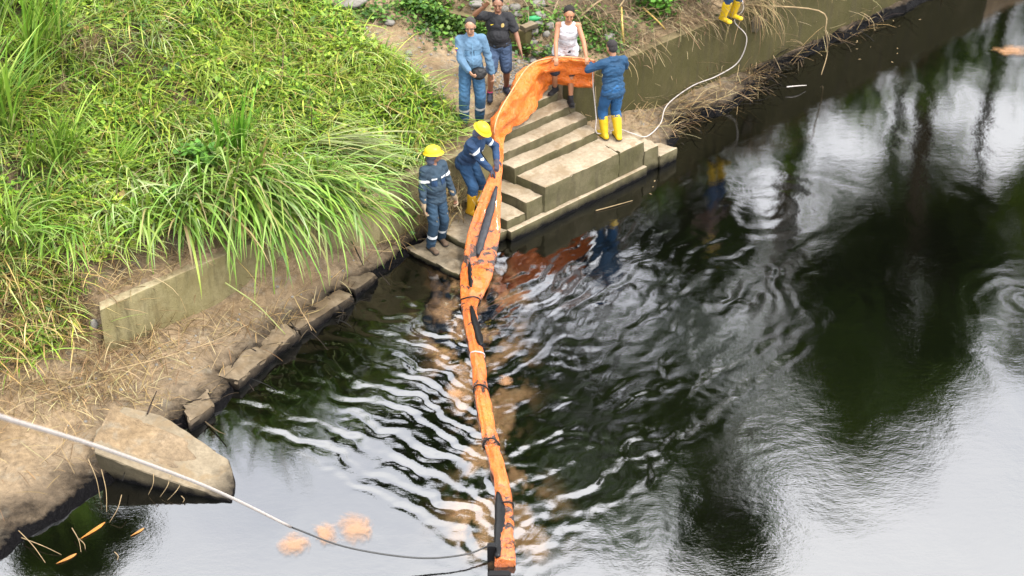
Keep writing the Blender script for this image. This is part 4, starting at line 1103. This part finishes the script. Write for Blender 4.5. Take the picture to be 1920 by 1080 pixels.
# orange sheen patches of emulsified oil
def make_sheen():
    m = mat('emulsified_oil', rough=.35, spec=.5); B = NB(m)
    o = B.obj(); n = B.noise(7, 6, .7, vec=o); sc_ = B.n('ShaderNodeVectorMath', operation='LENGTH'); B.l(o, sc_.inputs[0])
    B.l(B.mix(B.noise(22, 5, .7, vec=o), (.24, .075, .008), (.30, .20, .11)), B.p.inputs['Base Color'])
    rr = B.math('POWER', sc_.outputs['Value'], 1.6)
    al = B.map(B.math('SUBTRACT', B.math('MULTIPLY', B.noise(4, 6, .75, dist=.8), 2.6), B.math('MULTIPLY', rr, 1.15)), .45, 1.25, 0, .55)
    B.l(al, B.p.inputs['Alpha']); B.bump(B.noise(30, 4, .7, vec=o), .3, .01)
    return m
M['sheen'] = make_sheen()
def sheen(px, py, wp, hp, label, rot=0.0):
    n = 26; xs = np.linspace(-1, 1, n); X, Y = np.meshgrid(xs, xs)
    R = np.hypot(X, Y); k = np.where(R > 1, 1 / np.maximum(R, 1e-6), 1)
    th = np.arctan2(Y, X); q = 1 + .55 * fbm(np.cos(th) * 1.3 + px, np.sin(th) * 1.3, 5, 3)
    me = grid_mesh('oil_patch', X * k * q, Y * k * q, .004 * fbm(X * 3, Y * 3, px, 2))
    o = link('oil_patch', me, M['sheen']); p = W(px, py, .022); d = (p - cam.location).length / FPX
    o.location = p; o.scale = (wp * d * .5, hp * d * .5 / .55, 1); o.rotation_euler = (0, 0, rot)
    props(o, label, 'oil patch', 'orange oil patches floating on the river')
sheen(552, 1020, 74, 46, 'bright orange oil patch, leftmost of those by the tow rope', .1)
sheen(612, 1000, 60, 50, 'orange oil patch in the middle under the tow rope', .5)
sheen(665, 990, 90, 66, 'paler orange oil patch right of the others under the tow rope', .2)
sheen(1898, 95, 90, 34, 'orange oil patch at the far right edge near the top', 0)
sheen(948, 713, 36, 28, 'small tan oil patch just right of the boom middle', .2)
sheen(856, 737, 44, 22, 'small tan oil patch just left of the boom middle', 0)
def flecks():
    pts = [(rng.normal(1600, 35), rng.normal(70, 22)) for _ in range(16)] + [(rng.uniform(1560, 1760), rng.uniform(20, 120)) for _ in range(8)] + [(rng.uniform(1080, 1300), rng.uniform(300, 420)) for _ in range(5)]
    V = []; Fq = []
    for i, (x, y) in enumerate(pts):
        p = np.array(W(x, y, .006)); an = rng.uniform(0, 3.1); s = rng.uniform(.015, .04)
        d = np.array([math.cos(an), math.sin(an), 0]) * s; e = np.array([-math.sin(an), math.cos(an), 0]) * s * .35
        o = len(V); V += [p - d, p + e, p + d, p - e]; Fq.append((o, o + 1, o + 2, o + 3))
    props(link('floating_debris', fast_mesh('floating_debris', V, Fq), M['twig']), 'tiny yellow leaf flecks floating near the long wall', 'debris', kind='stuff')
flecks()
M['green_plastic'] = simple('green_plastic', (.02, .40, .12), .3, .5, .3, 9, .2)
def bottle():
    p = hill_point(992, 47)
    bm = bmesh.new(); prof = [(0, 0), (.045, 0), (.05, .02), (.05, .13), (.035, .17), (.018, .19), (.018, .215), (0, .215)]; n = 14
    rings = [[bm.verts.new((r * math.cos(2 * math.pi * k / n) , r * math.sin(2 * math.pi * k / n), z)) for k in range(n)] for r, z in prof[1:-1]]
    for r0, r1 in zip(rings[:-1], rings[1:]):
        for k in range(n): bm.faces.new((r0[k], r0[(k + 1) % n], r1[(k + 1) % n], r1[k]))
    bm.faces.new(rings[0][::-1]); bm.faces.new(rings[-1])
    me = bpy.data.meshes.new('plastic_bottle'); bm.to_mesh(me); bm.free()
    o = link('plastic_bottle', me, M['green_plastic']); o.location = p + Vector((0, 0, .1)); o.rotation_euler = (1.3, .2, 1.1)
    props(o, 'crushed green plastic bottle among the stones behind the man in black', 'bottle')
bottle()

# ------------------------------------------------------------------ people
def caps(bm, p0, p1, r0, r1, seg=12):
    p0 = Vector(p0); p1 = Vector(p1); d = p1 - p0; L = d.length
    if L < 1e-5: d = Vector((0, 0, 1)); L = 1e-5
    R = d.to_track_quat('Z', 'Y').to_matrix().to_4x4()
    bmesh.ops.create_cone(bm, cap_ends=True, segments=seg, radius1=r0, radius2=r1, depth=L, matrix=Matrix.Translation((p0 + p1) / 2) @ R)
    for p, r in ((p0, r0), (p1, r1)):
        bmesh.ops.create_uvsphere(bm, u_segments=seg, v_segments=8, radius=r * .995, matrix=Matrix.Translation(p) @ R)
def ell(bm, c, r, R=None, seg=16):
    m = Matrix.Translation(Vector(c)) @ (R.to_4x4() if R is not None else Matrix.Identity(4)) @ Matrix.Diagonal((*r, 1))
    bmesh.ops.create_uvsphere(bm, u_segments=seg, v_segments=12, radius=1, matrix=m)
def remesh(name, bm, voxel, smooth=4, wr=0, wf=9, seed=0, cut=None):
    me = bpy.data.meshes.new('tmp'); bm.to_mesh(me); bm.free()
    o = bpy.data.objects.new('tmp', me); COL.objects.link(o)
    r = o.modifiers.new('r', 'REMESH'); r.mode = 'VOXEL'; r.voxel_size = voxel
    s = o.modifiers.new('s', 'SMOOTH'); s.factor = .6; s.iterations = smooth
    dg = bpy.context.evaluated_depsgraph_get()
    out = bpy.data.meshes.new_from_object(o.evaluated_get(dg)); out.name = name
    bpy.data.objects.remove(o); bpy.data.meshes.remove(me)
    if wr:
        n = len(out.vertices); co = np.empty(n * 3, np.float32); no = np.empty(n * 3, np.float32)
        out.vertices.foreach_get('co', co); out.vertices.foreach_get('normal', no); co = co.reshape(-1, 3); no = no.reshape(-1, 3)
        k = fbm(co[:, 0] * wf + co[:, 1] * wf * .7, co[:, 2] * wf * 1.5 + co[:, 1] * wf, seed, 3)
        k = 1 - np.abs(k) * 2.2
        co = co + no * (wr * k)[:, None]
        out.vertices.foreach_set('co', co.ravel()); out.update()
    return out
def ik(a, t, l1, l2, pole):
    a = Vector(a); t = Vector(t); d = t - a; L = d.length
    if L > (l1 + l2) * .995: t = a + d * ((l1 + l2) * .995 / L); d = t - a; L = d.length
    u = d / L; x = (l1 * l1 - l2 * l2 + L * L) / (2 * L); h = math.sqrt(max(0, l1 * l1 - x * x))
    p = Vector(pole); p = p - u * p.dot(u)
    p = p.normalized() if p.length > 1e-4 else Vector((0, -1, 0))
    return a + u * x + p * h, t
def hand(bm, w, d, nrm, side, curl, g=1.0):
    """palm + four bent fingers + thumb. d finger direction, nrm palm normal, side +1/-1 thumb side"""
    d = Vector(d).normalized(); n = Vector(nrm); n = (n - d * n.dot(d)).normalized(); s = d.cross(n) * side
    c = Vector(w) + d * .045
    R = Matrix((s, d, n)).transposed()
    ell(bm, c, (.040 * g, .052 * g, .016 * g), R)
    for i, (off, ln) in enumerate(((.028, .070), (.010, .080), (-.009, .075), (-.027, .060))):
        b = Vector(w) + d * .085 * g + s * off
        p = b; dd = d.copy(); pr = b - d * .03
        for k, fr in enumerate((.45, .32, .23)):
            dd = (Quaternion(-s * side if False else s.cross(dd).cross(s) * 0 + s, 0) @ dd)
            ang = curl * (.55 + .35 * k)
            dd = (dd * math.cos(ang) + n * math.sin(ang) * (1 if k == 0 else 1)).normalized() if k == 0 else (dd * math.cos(ang) + nn_ * math.sin(ang)).normalized()
            nn_ = s.cross(dd) if s.cross(dd).dot(n) > s.cross(dd).dot(-n) else dd.cross(s)
            q = p + dd * ln * fr * g
            caps(bm, pr if k == 0 else p, q, .0098 * g - .0006 * k, .0092 * g - .0008 * k, 8)
            p = q
    t0 = Vector(w) + d * .02 + s * .028
    t1 = t0 + (d * .6 + s * .75 + n * .3).normalized() * .038 * g; t2 = t1 + (d * .9 + s * .2 + n * .45 * (curl + .3)).normalized() * .032 * g
    caps(bm, t0, t1, .013 * g, .011 * g, 8); caps(bm, t1, t2, .011 * g, .009 * g, 8)
SKIN = {}
def skin(c):
    if c not in SKIN: SKIN[c] = simple('skin', c, .5, .4, .12, 20, .05)
    return SKIN[c]
_mc = {}
def cloth(name, c, rough=.85, var=.3, sc=5):
    k = (name, c)
    if k not in _mc: _mc[k] = simple(name, c, rough, .25, min(.6, var * 1.25), sc, .5)
    return _mc[k]

def person(foot, az, label, height=1.72, lean=0.0, side=0.0, pelv=(0, 0, 0), hands=((.28, .05, .80), (-.28, .05, .80)), poles=((.4, -1, -.2), (-.4, -1, -.2)),
           feet=((.11, .0, 0), (-.11, .0, 0)), footyaw=(.25, -.25), headyaw=0.0, headpitch=0.0, top='shirt', bottom='trousers', ctop=(.1, .2, .4), cbot=(.1, .2, .4), boots='shoe', cboot=(.05, .04, .04),
           hat=None, hair=(.02, .015, .012), hairlen=.012, sk=(.30, .155, .09), belly=0.0, gloves=None, bands=(), curl=.9, palm=None, girth=1.0, extra=None, group='men handling the boom'):
    s = height / 1.72
    sk = tuple(min(.9, v * q) for v, q in zip(sk, (1.2, 1.12, 1.05)))
    root = empty('person', foot, az - math.pi / 2, label=label, cat='person', group=group)
    P = Vector(pelv) + Vector((0, 0, .92 * s))
    up = Vector((math.sin(side), math.sin(lean) * math.cos(side), math.cos(lean) * math.cos(side))).normalized()
    X = Vector((1, 0, 0)); X = (X - up * X.dot(up)).normalized(); fw = up.cross(X).normalized()
    pt = lambda x, y, z: P + (X * x + fw * y + up * z) * s
    RT = Matrix((X, fw, up)).transposed()
    sh = [pt(.163 * girth, -.01, .455), pt(-.163 * girth, -.01, .455)]
    nk = pt(0, -.005, .50)
    hu = (up * .5 + Vector((0, 0, .5))).normalized()
    hq = Quaternion((0, 0, 1), headyaw)
    hf = hq @ Vector((0, 1, 0)); hf = (hf - hu * hf.dot(hu)).normalized(); hx = hf.cross(hu)
    rp = Quaternion(hx, headpitch); hf = rp @ hf; hu2 = rp @ hu
    HC = nk + hu * .085 * s + hu2 * .095 * s + hf * .018
    RH = Matrix((hx, hf, hu2)).transposed()
    hp = lambda x, y, z: HC + hx * x + hf * y + hu2 * z
    el = []; wr = []
    for i in range(2):
        e, w = ik(sh[i], Vector(hands[i]) * 1.0, .285 * s, .255 * s, poles[i]); el.append(e); wr.append(w)
    hip = [pt(.088, 0, -.02), pt(-.088, 0, -.02)]
    kn = []; an = []; fy = []
    for i in range(2):
        f = Vector(feet[i]); k, a = ik(hip[i], f + Vector((0, 0, .085 * s)), .43 * s, .42 * s, (math.sin(-footyaw[i]) * -.6, 1, 0.1)); kn.append(k); an.append(a)
        fy.append(Vector((math.sin(footyaw[i]), math.cos(footyaw[i]), 0)))
    # ---- body, one skin
    bm = bmesh.new(); G = girth
    ell(bm, pt(0, 0, 0), (.15 * G, .105, .115), RT); ell(bm, pt(0, .015 + belly * .5, .14), (.138 * G, .10 + belly, .14), RT)
    ell(bm, pt(0, .005, .33), (.158 * G, .108, .17), RT); caps(bm, sh[0], sh[1], .052, .052)
    caps(bm, pt(0, -.01, .42), nk, .075, .06); caps(bm, nk, hp(0, -.01, -.04), .054 * s, .052 * s)
    ell(bm, hp(0, 0, .025), (.074, .093, .092), RH); ell(bm, hp(0, .022, -.055), (.056, .062, .062), RH); ell(bm, hp(0, .045, -.088), (.026, .024, .02), RH)
    caps(bm, hp(0, .086, .01), hp(0, .104, -.028), .009, .014, 8); ell(bm, hp(0, .078, -.064), (.024, .014, .011), RH)
    caps(bm, hp(-.035, .078, .03), hp(.035, .078, .03), .014, .014, 8)
    for q in (-1, 1): ell(bm, hp(q * .076, -.005, -.008), (.010, .018, .030), RH); ell(bm, hp(q * .04, .062, -.03), (.022, .02, .02), RH)
    for i in range(2):
        q = 1 if i == 0 else -1
        caps(bm, sh[i], el[i], .050 * s, .040 * s); caps(bm, el[i], el[i].lerp(wr[i], .35), .040 * s, .040 * s); caps(bm, el[i].lerp(wr[i], .3), wr[i], .040 * s, .027 * s)
        d = (wr[i] - el[i]).normalized(); n = Vector(palm[i]) if palm else Vector((-q, .25, 0))
        hand(bm, wr[i], d, n, -q if not palm else -q, curl)
        caps(bm, hip[i], kn[i], .082 * s * G, .056 * s); caps(bm, kn[i], kn[i].lerp(an[i], .35), .055 * s, .058 * s); caps(bm, kn[i].lerp(an[i], .35), an[i], .058 * s, .037 * s)
        heel = an[i] - fy[i] * .04 + Vector((0, 0, -.05)); toe = an[i] + fy[i] * .14 + Vector((0, 0, -.062))
        caps(bm, an[i], heel, .04, .034); caps(bm, heel, toe, .034, .024)
    body = link('body', remesh('body', bm, .0085, 3), skin(sk), root)
    # ---- face and hair
    bm = bmesh.new()
    for q in (-1, 1): ell(bm, hp(q * .03, .083, .008), (.011, .008, .007), RH, 8)
    me = bpy.data.meshes.new('eyes'); bm.to_mesh(me); bm.free(); link('eyes', me, cloth('eye', (.02, .015, .012), .3), root)
    bm = bmesh.new()
    for q in (-1, 1): caps(bm, hp(q * .018, .091, .028), hp(q * .046, .080, .031), .005, .004, 6)
    me = bpy.data.meshes.new('eyebrows'); bm.to_mesh(me); bm.free(); link('eyebrows', me, cloth('brow', (.02, .015, .012), .9), root)
    bm = bmesh.new(); caps(bm, hp(-.022, .088, -.066), hp(.022, .088, -.066), .0055, .0055, 6)
    me = bpy.data.meshes.new('lips'); bm.to_mesh(me); bm.free(); link('lips', me, cloth('lips', (.22, .08, .06), .6), root)
    if hair is not None:
        bm = bmesh.new(); hl = hairlen
        ell(bm, hp(0, -.028, .052), (.077 + hl * .6, .086 + hl * .5, .076 + hl), RH); ell(bm, hp(0, -.04, .0), (.074 + hl * .3, .062 + hl * .4, .075), RH)
        link('hair', remesh('hair', bm, .009, 2, .006 if hl > .015 else .002, 40, 3), cloth('hair', hair, .8, .5, 60), root)
    # ---- bottom
    bmb = None
    if bottom:
        bm = bmesh.new(); e = .016
        ell(bm, pt(0, 0, -.005), (.158 * G + e * .4, .112 + e + belly * .3, .125), RT)
        for i in range(2):
            end = an[i] + Vector((0, 0, .0)) if bottom == 'trousers' else kn[i].lerp(an[i], .04)
            if boots == 'rubber': end = kn[i].lerp(an[i], .34)
            if bottom == 'trousers':
                caps(bm, hip[i], kn[i], .086 * s * G + e * .6, .060 * s + e); caps(bm, kn[i], end, .062 * s + e, (.050 if boots != 'rubber' else .060) * s + e)
            else:
                caps(bm, hip[i], kn[i].lerp(hip[i], .08), .088 * s * G + e, .074 * s + e)
        bot = link('trousers' if bottom == 'trousers' else 'shorts', remesh('trousers', bm, .012, 3, .012, 9, 5), cloth('trousers', cbot), root)
    # ---- top
    bm = bmesh.new(); e = .015
    ell(bm, pt(0, 0, .03), (.158 * G + e, .108 + e + belly * .6, .115), RT); ell(bm, pt(0, .015 + belly * .5, .15), (.142 * G + e, .10 + belly + e, .15), RT)
    ell(bm, pt(0, .005, .33), (.160 * G + e, .108 + e, .165), RT)
    if top == 'tank':
        ell(bm, pt(0, 0, -.03), (.17 * G + e, .125 + e, .13), RT)
        for i in range(2): caps(bm, hip[i], hip[i].lerp(kn[i], .22), .115, .112)
    if top == 'jacket': ell(bm, pt(0, 0, -.07), (.165 * G + e, .118 + e + belly * .5, .10), RT)
    if top != 'tank':
        caps(bm, sh[0], sh[1], .056 + e * .5, .056 + e * .5); caps(bm, pt(0, -.012, .42), pt(0, -.012, .475), .082, .072)
        if top in ('shirt', 'jacket'):
            caps(bm, pt(-.03, -.02, .495), pt(.03, -.02, .495), .058, .058)
        for i in range(2):
            if top == 'tshirt':
                caps(bm, sh[i], sh[i].lerp(el[i], .72), .056 * s + e, .058 * s + e)
            else:
                caps(bm, sh[i], el[i], .050 * s + e, .041 * s + e * .8); caps(bm, el[i], el[i].lerp(wr[i], .92), .041 * s + e * .8, .032 * s + e * .7)
    else:
        for q in (-1, 1): caps(bm, pt(q * .085, .07, .36), pt(q * .085, .0, .50), .035, .026); caps(bm, pt(q * .085, -.06, .36), pt(q * .085, .0, .50), .035, .026)
    topo = link({'tank': 'vest', 'tshirt': 'shirt', 'shirt': 'shirt', 'jacket': 'jacket'}[top], remesh('shirt', bm, .0115, 3, .013, 8, 9), cloth(top, ctop, .8), root)
    # ---- boots
    for i in range(2):
        bm = bmesh.new(); u = Vector((0, 0, 1))
        heel = an[i] - fy[i] * .045 + u * -.045; toe = an[i] + fy[i] * .155 + u * -.05
        if boots == 'rubber':
            t = kn[i].lerp(an[i], .30)
            caps(bm, t, an[i], .086 * s, .060 * s, 16); caps(bm, an[i], heel, .056, .048); caps(bm, heel, toe, .048, .042)
            ell(bm, toe + u * .002, (.05, .05, .04))
        else:
            hi = .10 if boots == 'boot' else .0
            caps(bm, an[i] + u * hi, heel, .05, .044); caps(bm, heel, toe, .044, .036); ell(bm, toe, (.045, .045, .034))
        zmin = foot and -.0
        me = remesh('boot', bm, .009, 2)
        for v in me.vertices:
            lim = feet[i][2] + .004
            if v.co.z < lim: v.co.z = lim
        bo = link('boot' if boots != 'shoe' else 'shoe', me, cloth('boot', cboot, .45 if boots == 'rubber' else .8, .2), root)
        bm = bmesh.new(); caps(bm, Vector((heel.x, heel.y, feet[i][2] + .012)), Vector((toe.x, toe.y, feet[i][2] + .012)), .05, .046, 14)
        for v in bm.verts: v.co.z = feet[i][2] + .012 + (v.co.z - feet[i][2] - .012) * .24
        me = bpy.data.meshes.new('sole'); bm.to_mesh(me); bm.free(); link('sole', me, cloth('sole', (.03, .027, .025), .8), bo)
    # ---- gloves
    if gloves:
        for i in range(2):
            q = 1 if i == 0 else -1
            bm = bmesh.new(); d = (wr[i] - el[i]).normalized(); n = Vector(palm[i]) if palm else Vector((-q, .25, 0))
            hand(bm, wr[i], d, n, -q, curl, 1.25); caps(bm, wr[i] - d * .07, wr[i] + d * .03, .046, .036)
            link('glove', remesh('glove', bm, .008, 2), cloth('glove', gloves), root)
    # ---- hard hat
    if hat:
        bm = bmesh.new(); n = 28; rings = []
        for j in range(9):
            t = j / 8 * math.pi / 2; rr = math.cos(t) ** .8; zz = math.sin(t)
            rings.append([bm.verts.new(hp(.100 * rr * math.sin(2 * math.pi * k / n), -.012 + .122 * rr * math.cos(2 * math.pi * k / n), .045 + .098 * zz + .006 * (abs(math.sin(2 * math.pi * k / n)) < .2) * (j < 8))) for k in range(n)])
        br = []
        for j, ex in enumerate((1.0, 1.16, 1.17, 1.0)):
            ring = []
            for k in range(n):
                a_ = 2 * math.pi * k / n; c_ = math.cos(a_); fr = 1 + (ex - 1) * (1.0 + .9 * max(0, c_))
                ring.append(bm.verts.new(hp(.100 * fr * math.sin(a_), -.012 + .122 * fr * c_, .045 - (.0, .012, .017, .012)[j] - .008 * max(0, c_) * (ex > 1))))
            br.append(ring)
        for R0, R1 in list(zip(rings[:-1], rings[1:])) + list(zip(br[1:], br[:-1])):
            for k in range(n): bm.faces.new((R0[k], R0[(k + 1) % n], R1[(k + 1) % n], R1[k]))
        for k in range(n): bm.faces.new((br[0][k], br[0][(k + 1) % n], rings[0][(k + 1) % n], rings[0][k]))
        bmesh.ops.remove_doubles(bm, verts=bm.verts, dist=.0004); bmesh.ops.recalc_face_normals(bm, faces=bm.faces)
        me = bpy.data.meshes.new('hard_hat'); bm.to_mesh(me); bm.free()
        link('hard_hat', me, cloth('hard_hat', hat, .35, .12), root)
        bm = bmesh.new()                                           # cloth hood under the hat
        ell(bm, hp(0, -.03, .0), (.094, .085, .085), RH); ell(bm, hp(0, -.05, -.085), (.085, .06, .07), RH)
        link('neck_cloth', remesh('neck_cloth', bm, .01, 2, .006, 14), cloth('neck_cloth', (.10, .11, .16), .9), root)
    # ---- reflective bands, cast from the limb axis on to the cloth
    def bvh(o):
        me = o.data; return BVHTree.FromPolygons([v.co[:] for v in me.vertices], [p.vertices[:] for p in me.polygons])
    trees = {}
    def band(o, p0, p1, t, hw, m, name='reflective_band'):
        if o.name not in trees: trees[o.name] = bvh(o)
        T = trees[o.name]; ax = (p1 - p0).normalized(); u = ax.orthogonal().normalized(); v = ax.cross(u); V = []; n = 26
        for off in (-hw, hw):
            c = p0.lerp(p1, t) + ax * off
            for k in range(n):
                a_ = 2 * math.pi * k / n; d = u * math.cos(a_) + v * math.sin(a_)
                h = T.ray_cast(c, d, .3); r = min((h[0] - c).length if h[0] is not None else .07, .11)
                V.append(c + d * (r + .005))
        return link(name, pyd(name, V, [(k, (k + 1) % n, n + (k + 1) % n, n + k) for k in range(n)]), m, root)
    W_ = cloth('reflective', (.72, .74, .76), .5, .1)
    for bd in bands:
        if bd[0] == 'shin':
            for i in range(2): band(bot, kn[i], an[i], bd[1], .022, W_)
        if bd[0] == 'arm':
            for i in range(2): band(topo, sh[i], el[i], bd[1], .020, W_)
    def decal(o, polys, m, name, off=.004, back=False):
        if o.name not in trees: trees[o.name] = bvh(o)
        T = trees[o.name]; V = []; Fc = []
        sg = -1 if back else 1
        for poly in polys:
            ids = []
            for x, z in poly:
                st = pt(x, sg * .5, z); h = T.ray_cast(st, -fw * sg, 1.0)
                q = h[0] if h[0] is not None else pt(x, sg * .12, z)
                ids.append(len(V)); V.append(q + fw * sg * off)
            Fc.append(tuple(ids))
        return link(name, pyd(name, V, Fc), m, root, False)
    def qd(x0, x1, z0, z1, n=4):
        out = []
        for i in range(n):
            a0 = x0 + (x1 - x0) * i / n; a1 = x0 + (x1 - x0) * (i + 1) / n
            out.append([(a0, z0), (a1, z0), (a1, z1), (a0, z1)])
        return out
    if extra: extra(dict(root=root, pt=pt, top=topo, decal=decal, qd=qd, P=P, X=X, fw=fw, up=up, RT=RT, hp=hp, sh=sh, el=el, wr=wr, kn=kn, an=an, W=W_, band=band, RH=RH))
    return root

BLUE = (.018, .052, .125); JEANS = (.028, .105, .235)
def loc(px, py, z): return W(px, py, z)
def to_local(root_loc, az, p):
    r = Matrix.Rotation(-(az - math.pi / 2), 3, 'Z'); return r @ (Vector(p) - Vector(root_loc))
D = math.radians

def ex_supervisor(k):
    k['decal'](k['top'], k['qd'](-.115, -.035, .26, .34) + k['qd'](.035, .115, .26, .34), cloth('pocket', (.15, .30, .46)), 'chest_pocket', .007)
    k['decal'](k['top'], [[(-.012 + .0, z), (.0, z), (.0, z + .06), (-.012, z + .06)] for z in np.arange(.02, .42, .06)], cloth('placket', (.14, .28, .42)), 'button_placket', .006)
    bm = bmesh.new(); ell(bm, k['pt'](-.09, .19, .0), (.12, .075, .085), k['RT']); ell(bm, k['pt'](-.09, .22, -.03), (.09, .06, .06), k['RT'])
    link('waist_pouch', remesh('waist_pouch', bm, .01, 2, .005, 14), cloth('pouch', (.012, .012, .013), .5), k['root'])
    k['band'](k['top'], k['pt'](0, 0, -.2), k['pt'](0, 0, .3), .40, .024, cloth('belt', (.012, .012, .013), .5), 'belt')
    bm = bmesh.new(); caps(bm, k['hp'](-.055, .088, .008), k['hp'](.055, .088, .008), .004, .004, 6)
    for q in (-1, 1): caps(bm, k['hp'](q * .058, .085, .01), k['hp'](q * .078, .0, .01), .003, .003, 6)
    me = bpy.data.meshes.new('glasses'); bm.to_mesh(me); bm.free(); link('glasses', me, cloth('frame', (.05, .05, .05), .3), k['root'])
    a, b = k['sh'][0], k['el'][0]; c = a.lerp(b, .45)
    for j, cc in enumerate(((.7, .5, .03), (.03, .06, .4), (.5, .03, .03))):
        bm = bmesh.new(); ell(bm, c + k['X'] * .055 + k['fw'] * .03 + k['up'] * (.02 - .018 * j), (.018, .028, .009), k['RT'], 8)
        me = bpy.data.meshes.new('sleeve_flag'); bm.to_mesh(me); bm.free(); link('sleeve_flag', me, cloth('flag' + str(j), cc), k['root'])
z1 = 1.24
L = loc(885, 231, z1)
person(L, D(-82), 'man in light blue shirt and jeans with black waist pouch, pointing down at the boom', 1.72, lean=.03, hands=((.07, .38, 1.04), (-.30, .14, .86)), poles=((.6, -.6, -.3), (-.5, -1, 0)),
       feet=((.12, .03, 0), (-.12, -.03, 0)), headyaw=-.25, headpitch=-.2, top='shirt', ctop=(.115, .215, .33), cbot=(.045, .125, .23), boots='boot', cboot=(.085, .05, .03), hair=(.06, .055, .05), hairlen=.006,
       belly=.035, bands=(('shin', .48),), extra=ex_supervisor, sk=(.38, .21, .13))
def ex_black(k):
    k['decal'](k['top'], [[(.095, .375), (.118, .368), (.10, .36)], [(.055, .385), (.095, .375), (.10, .36), (.06, .378)]], cloth('mark', (.75, .55, .02), .6, .05), 'shirt_mark', .006)
    c = [(-.085 + .026 * math.cos(2 * math.pi * i / 12), .365 + .032 * math.sin(2 * math.pi * i / 12)) for i in range(12)]
    k['decal'](k['top'], [c], cloth('crest', (.55, .38, .12), .6, .5, 40), 'crest', .006)
    for i in range(2):
        p = k['an'][i]; bm = bmesh.new(); caps(bm, p + Vector((0, 0, -.01)), p + Vector((0, 0, .045)), .046, .043)
        me = bpy.data.meshes.new('sock'); bm.to_mesh(me); bm.free(); link('sock', me, cloth('sock', (.35, .03, .09)), k['root'])
L2 = loc(936, 178, 1.30)
person(L2, D(-96), 'man in black t-shirt and blue shorts holding his right hand up', 1.62, lean=-.02, side=.03, hands=((.20, .26, 1.56), (-.34, .12, .84)), poles=((1, .0, -.5), (-.6, -1, 0)),
       feet=((.13, .12, 0), (-.10, -.12, 0)), footyaw=(-.1, -.5), headyaw=.1, headpitch=-.1, top='tshirt', ctop=(.022, .022, .026), bottom='shorts', cbot=(.065, .105, .19), boots='shoe', cboot=(.025, .03, .05),
       hair=(.012, .01, .01), hairlen=.012, belly=.03, curl=.15, girth=1.08, extra=ex_black, sk=(.25, .12, .07), palm=((0, 1, 0), (1, .3, 0)), group='men standing on the path and stairs')
L3 = loc(1056, 190, 1.009)
person(L3, D(-88), 'man in white vest holding up the top edge of the orange boom', 1.60, lean=.30, side=-.05, pelv=(-.03, -.08, .05), hands=((.15, .36, .87), (-.33, .34, .86)), poles=((1, -.8, 0), (-1, -.8, 0)),
       feet=((.13, -.08, .135), (-.11, .08, .0)), footyaw=(.5, -.1), headyaw=.0, headpitch=-.05, top='tank', ctop=(.78, .77, .80), bottom='shorts', cbot=(.03, .035, .05), boots='shoe', cboot=(.02, .02, .022),
       hair=(.02, .015, .012), hairlen=.014, curl=1.1, extra=None, sk=(.40, .19, .10), palm=((0, -.3, -1), (0, -.3, -1)))
def ex_back(k):
    k['decal'](k['top'], k['qd'](-.15, .15, .31, .318, 8), cloth('seam', (.04, .10, .2)), 'yoke_seam', .004, True)
L4 = loc(1146, 260, .603)
person(L4, D(112), 'man seen from behind in blue work clothes and yellow rubber boots, holding the boom', 1.64, lean=.08, hands=((.10, .34, 1.12), (-.22, .36, 1.16)), poles=((1, -.5, -.3), (-1, -.5, -.3)),
       feet=((.10, -.04, 0), (-.09, .06, 0)), footyaw=(.1, -.2), headyaw=.15, headpitch=-.35, top='jacket', ctop=(.018, .075, .165), cbot=(.022, .11, .27), boots='rubber', cboot=(.80, .52, .015), hair=(.035, .03, .03), hairlen=.004,
       extra=ex_back, girth=1.08, sk=(.33, .17, .10))
def ex_worker(k):
    k['decal'](k['top'], k['qd'](-.125, -.035, .325, .355) + k['qd'](.035, .125, .325, .355), k['W'], 'reflective_strip', .006)
    k['decal'](k['top'], k['qd'](-.125, -.035, .22, .31) + k['qd'](.035, .125, .22, .31), cloth('pocket2', (.016, .05, .12)), 'chest_pocket', .006)
L5 = loc(888, 394, .315); A5 = D(-38)
person(L5, A5, 'worker in yellow hard hat and yellow boots bending over the boom on the lower steps', 1.60, lean=.5, pelv=(0, -.12, -.04), hands=(to_local(L5, A5, W(921, 320, 1.08)), to_local(L5, A5, W(931, 300, 1.2))), poles=((1, -.5, 0), (-1, -.5, .3)),
       feet=((.12, .04, 0), (-.12, -.10, 0)), footyaw=(.1, -.2), headyaw=.1, headpitch=-.25, top='jacket', ctop=BLUE, cbot=(.02, .07, .16), boots='rubber', cboot=(.74, .40, .015), hat=(.85, .60, .02), hair=None,
       bands=(('arm', .55),), extra=ex_worker, sk=(.20, .10, .06), gloves=(.06, .06, .09), curl=1.2, palm=((0, -.2, -1), (0, -.2, -1)))
L6 = loc(817, 459, .09); A6 = D(-52)
person(L6, A6, 'worker in yellow hard hat and tan gloves on the lowest ledge left of the boom', 1.60, lean=.0, hands=((.26, .10, .75), (-.26, .12, .80)), poles=((.4, -1, -.2), (-.4, -1, -.2)),
       feet=((.13, .06, 0), (-.13, -.04, 0)), footyaw=(.1, .2), headyaw=.95, headpitch=.05, top='jacket', ctop=(.034, .064, .098), cbot=(.024, .058, .102), boots='boot', cboot=(.13, .085, .055), hat=(.85, .62, .02), hair=None,
       bands=(('arm', .55), ('shin', .55)), extra=ex_worker, sk=(.26, .13, .08), gloves=(.40, .30, .19), curl=.7, belly=.02, girth=1.05)
L7 = loc(1364, 36, 1.365)
person(L7, D(-60), 'worker in yellow rubber boots standing on top of the long wall at the upper edge', 1.66, hands=((.25, .12, .95), (-.25, .12, .95)), feet=((.11, .02, 0), (-.11, .0, 0)), footyaw=(-.1, -.3), top='jacket', ctop=(.10, .055, .04), cbot=BLUE,
       boots='rubber', cboot=(.80, .52, .015), hat=(.85, .60, .02), hair=None, bands=(('shin', .42),), sk=(.22, .11, .07))
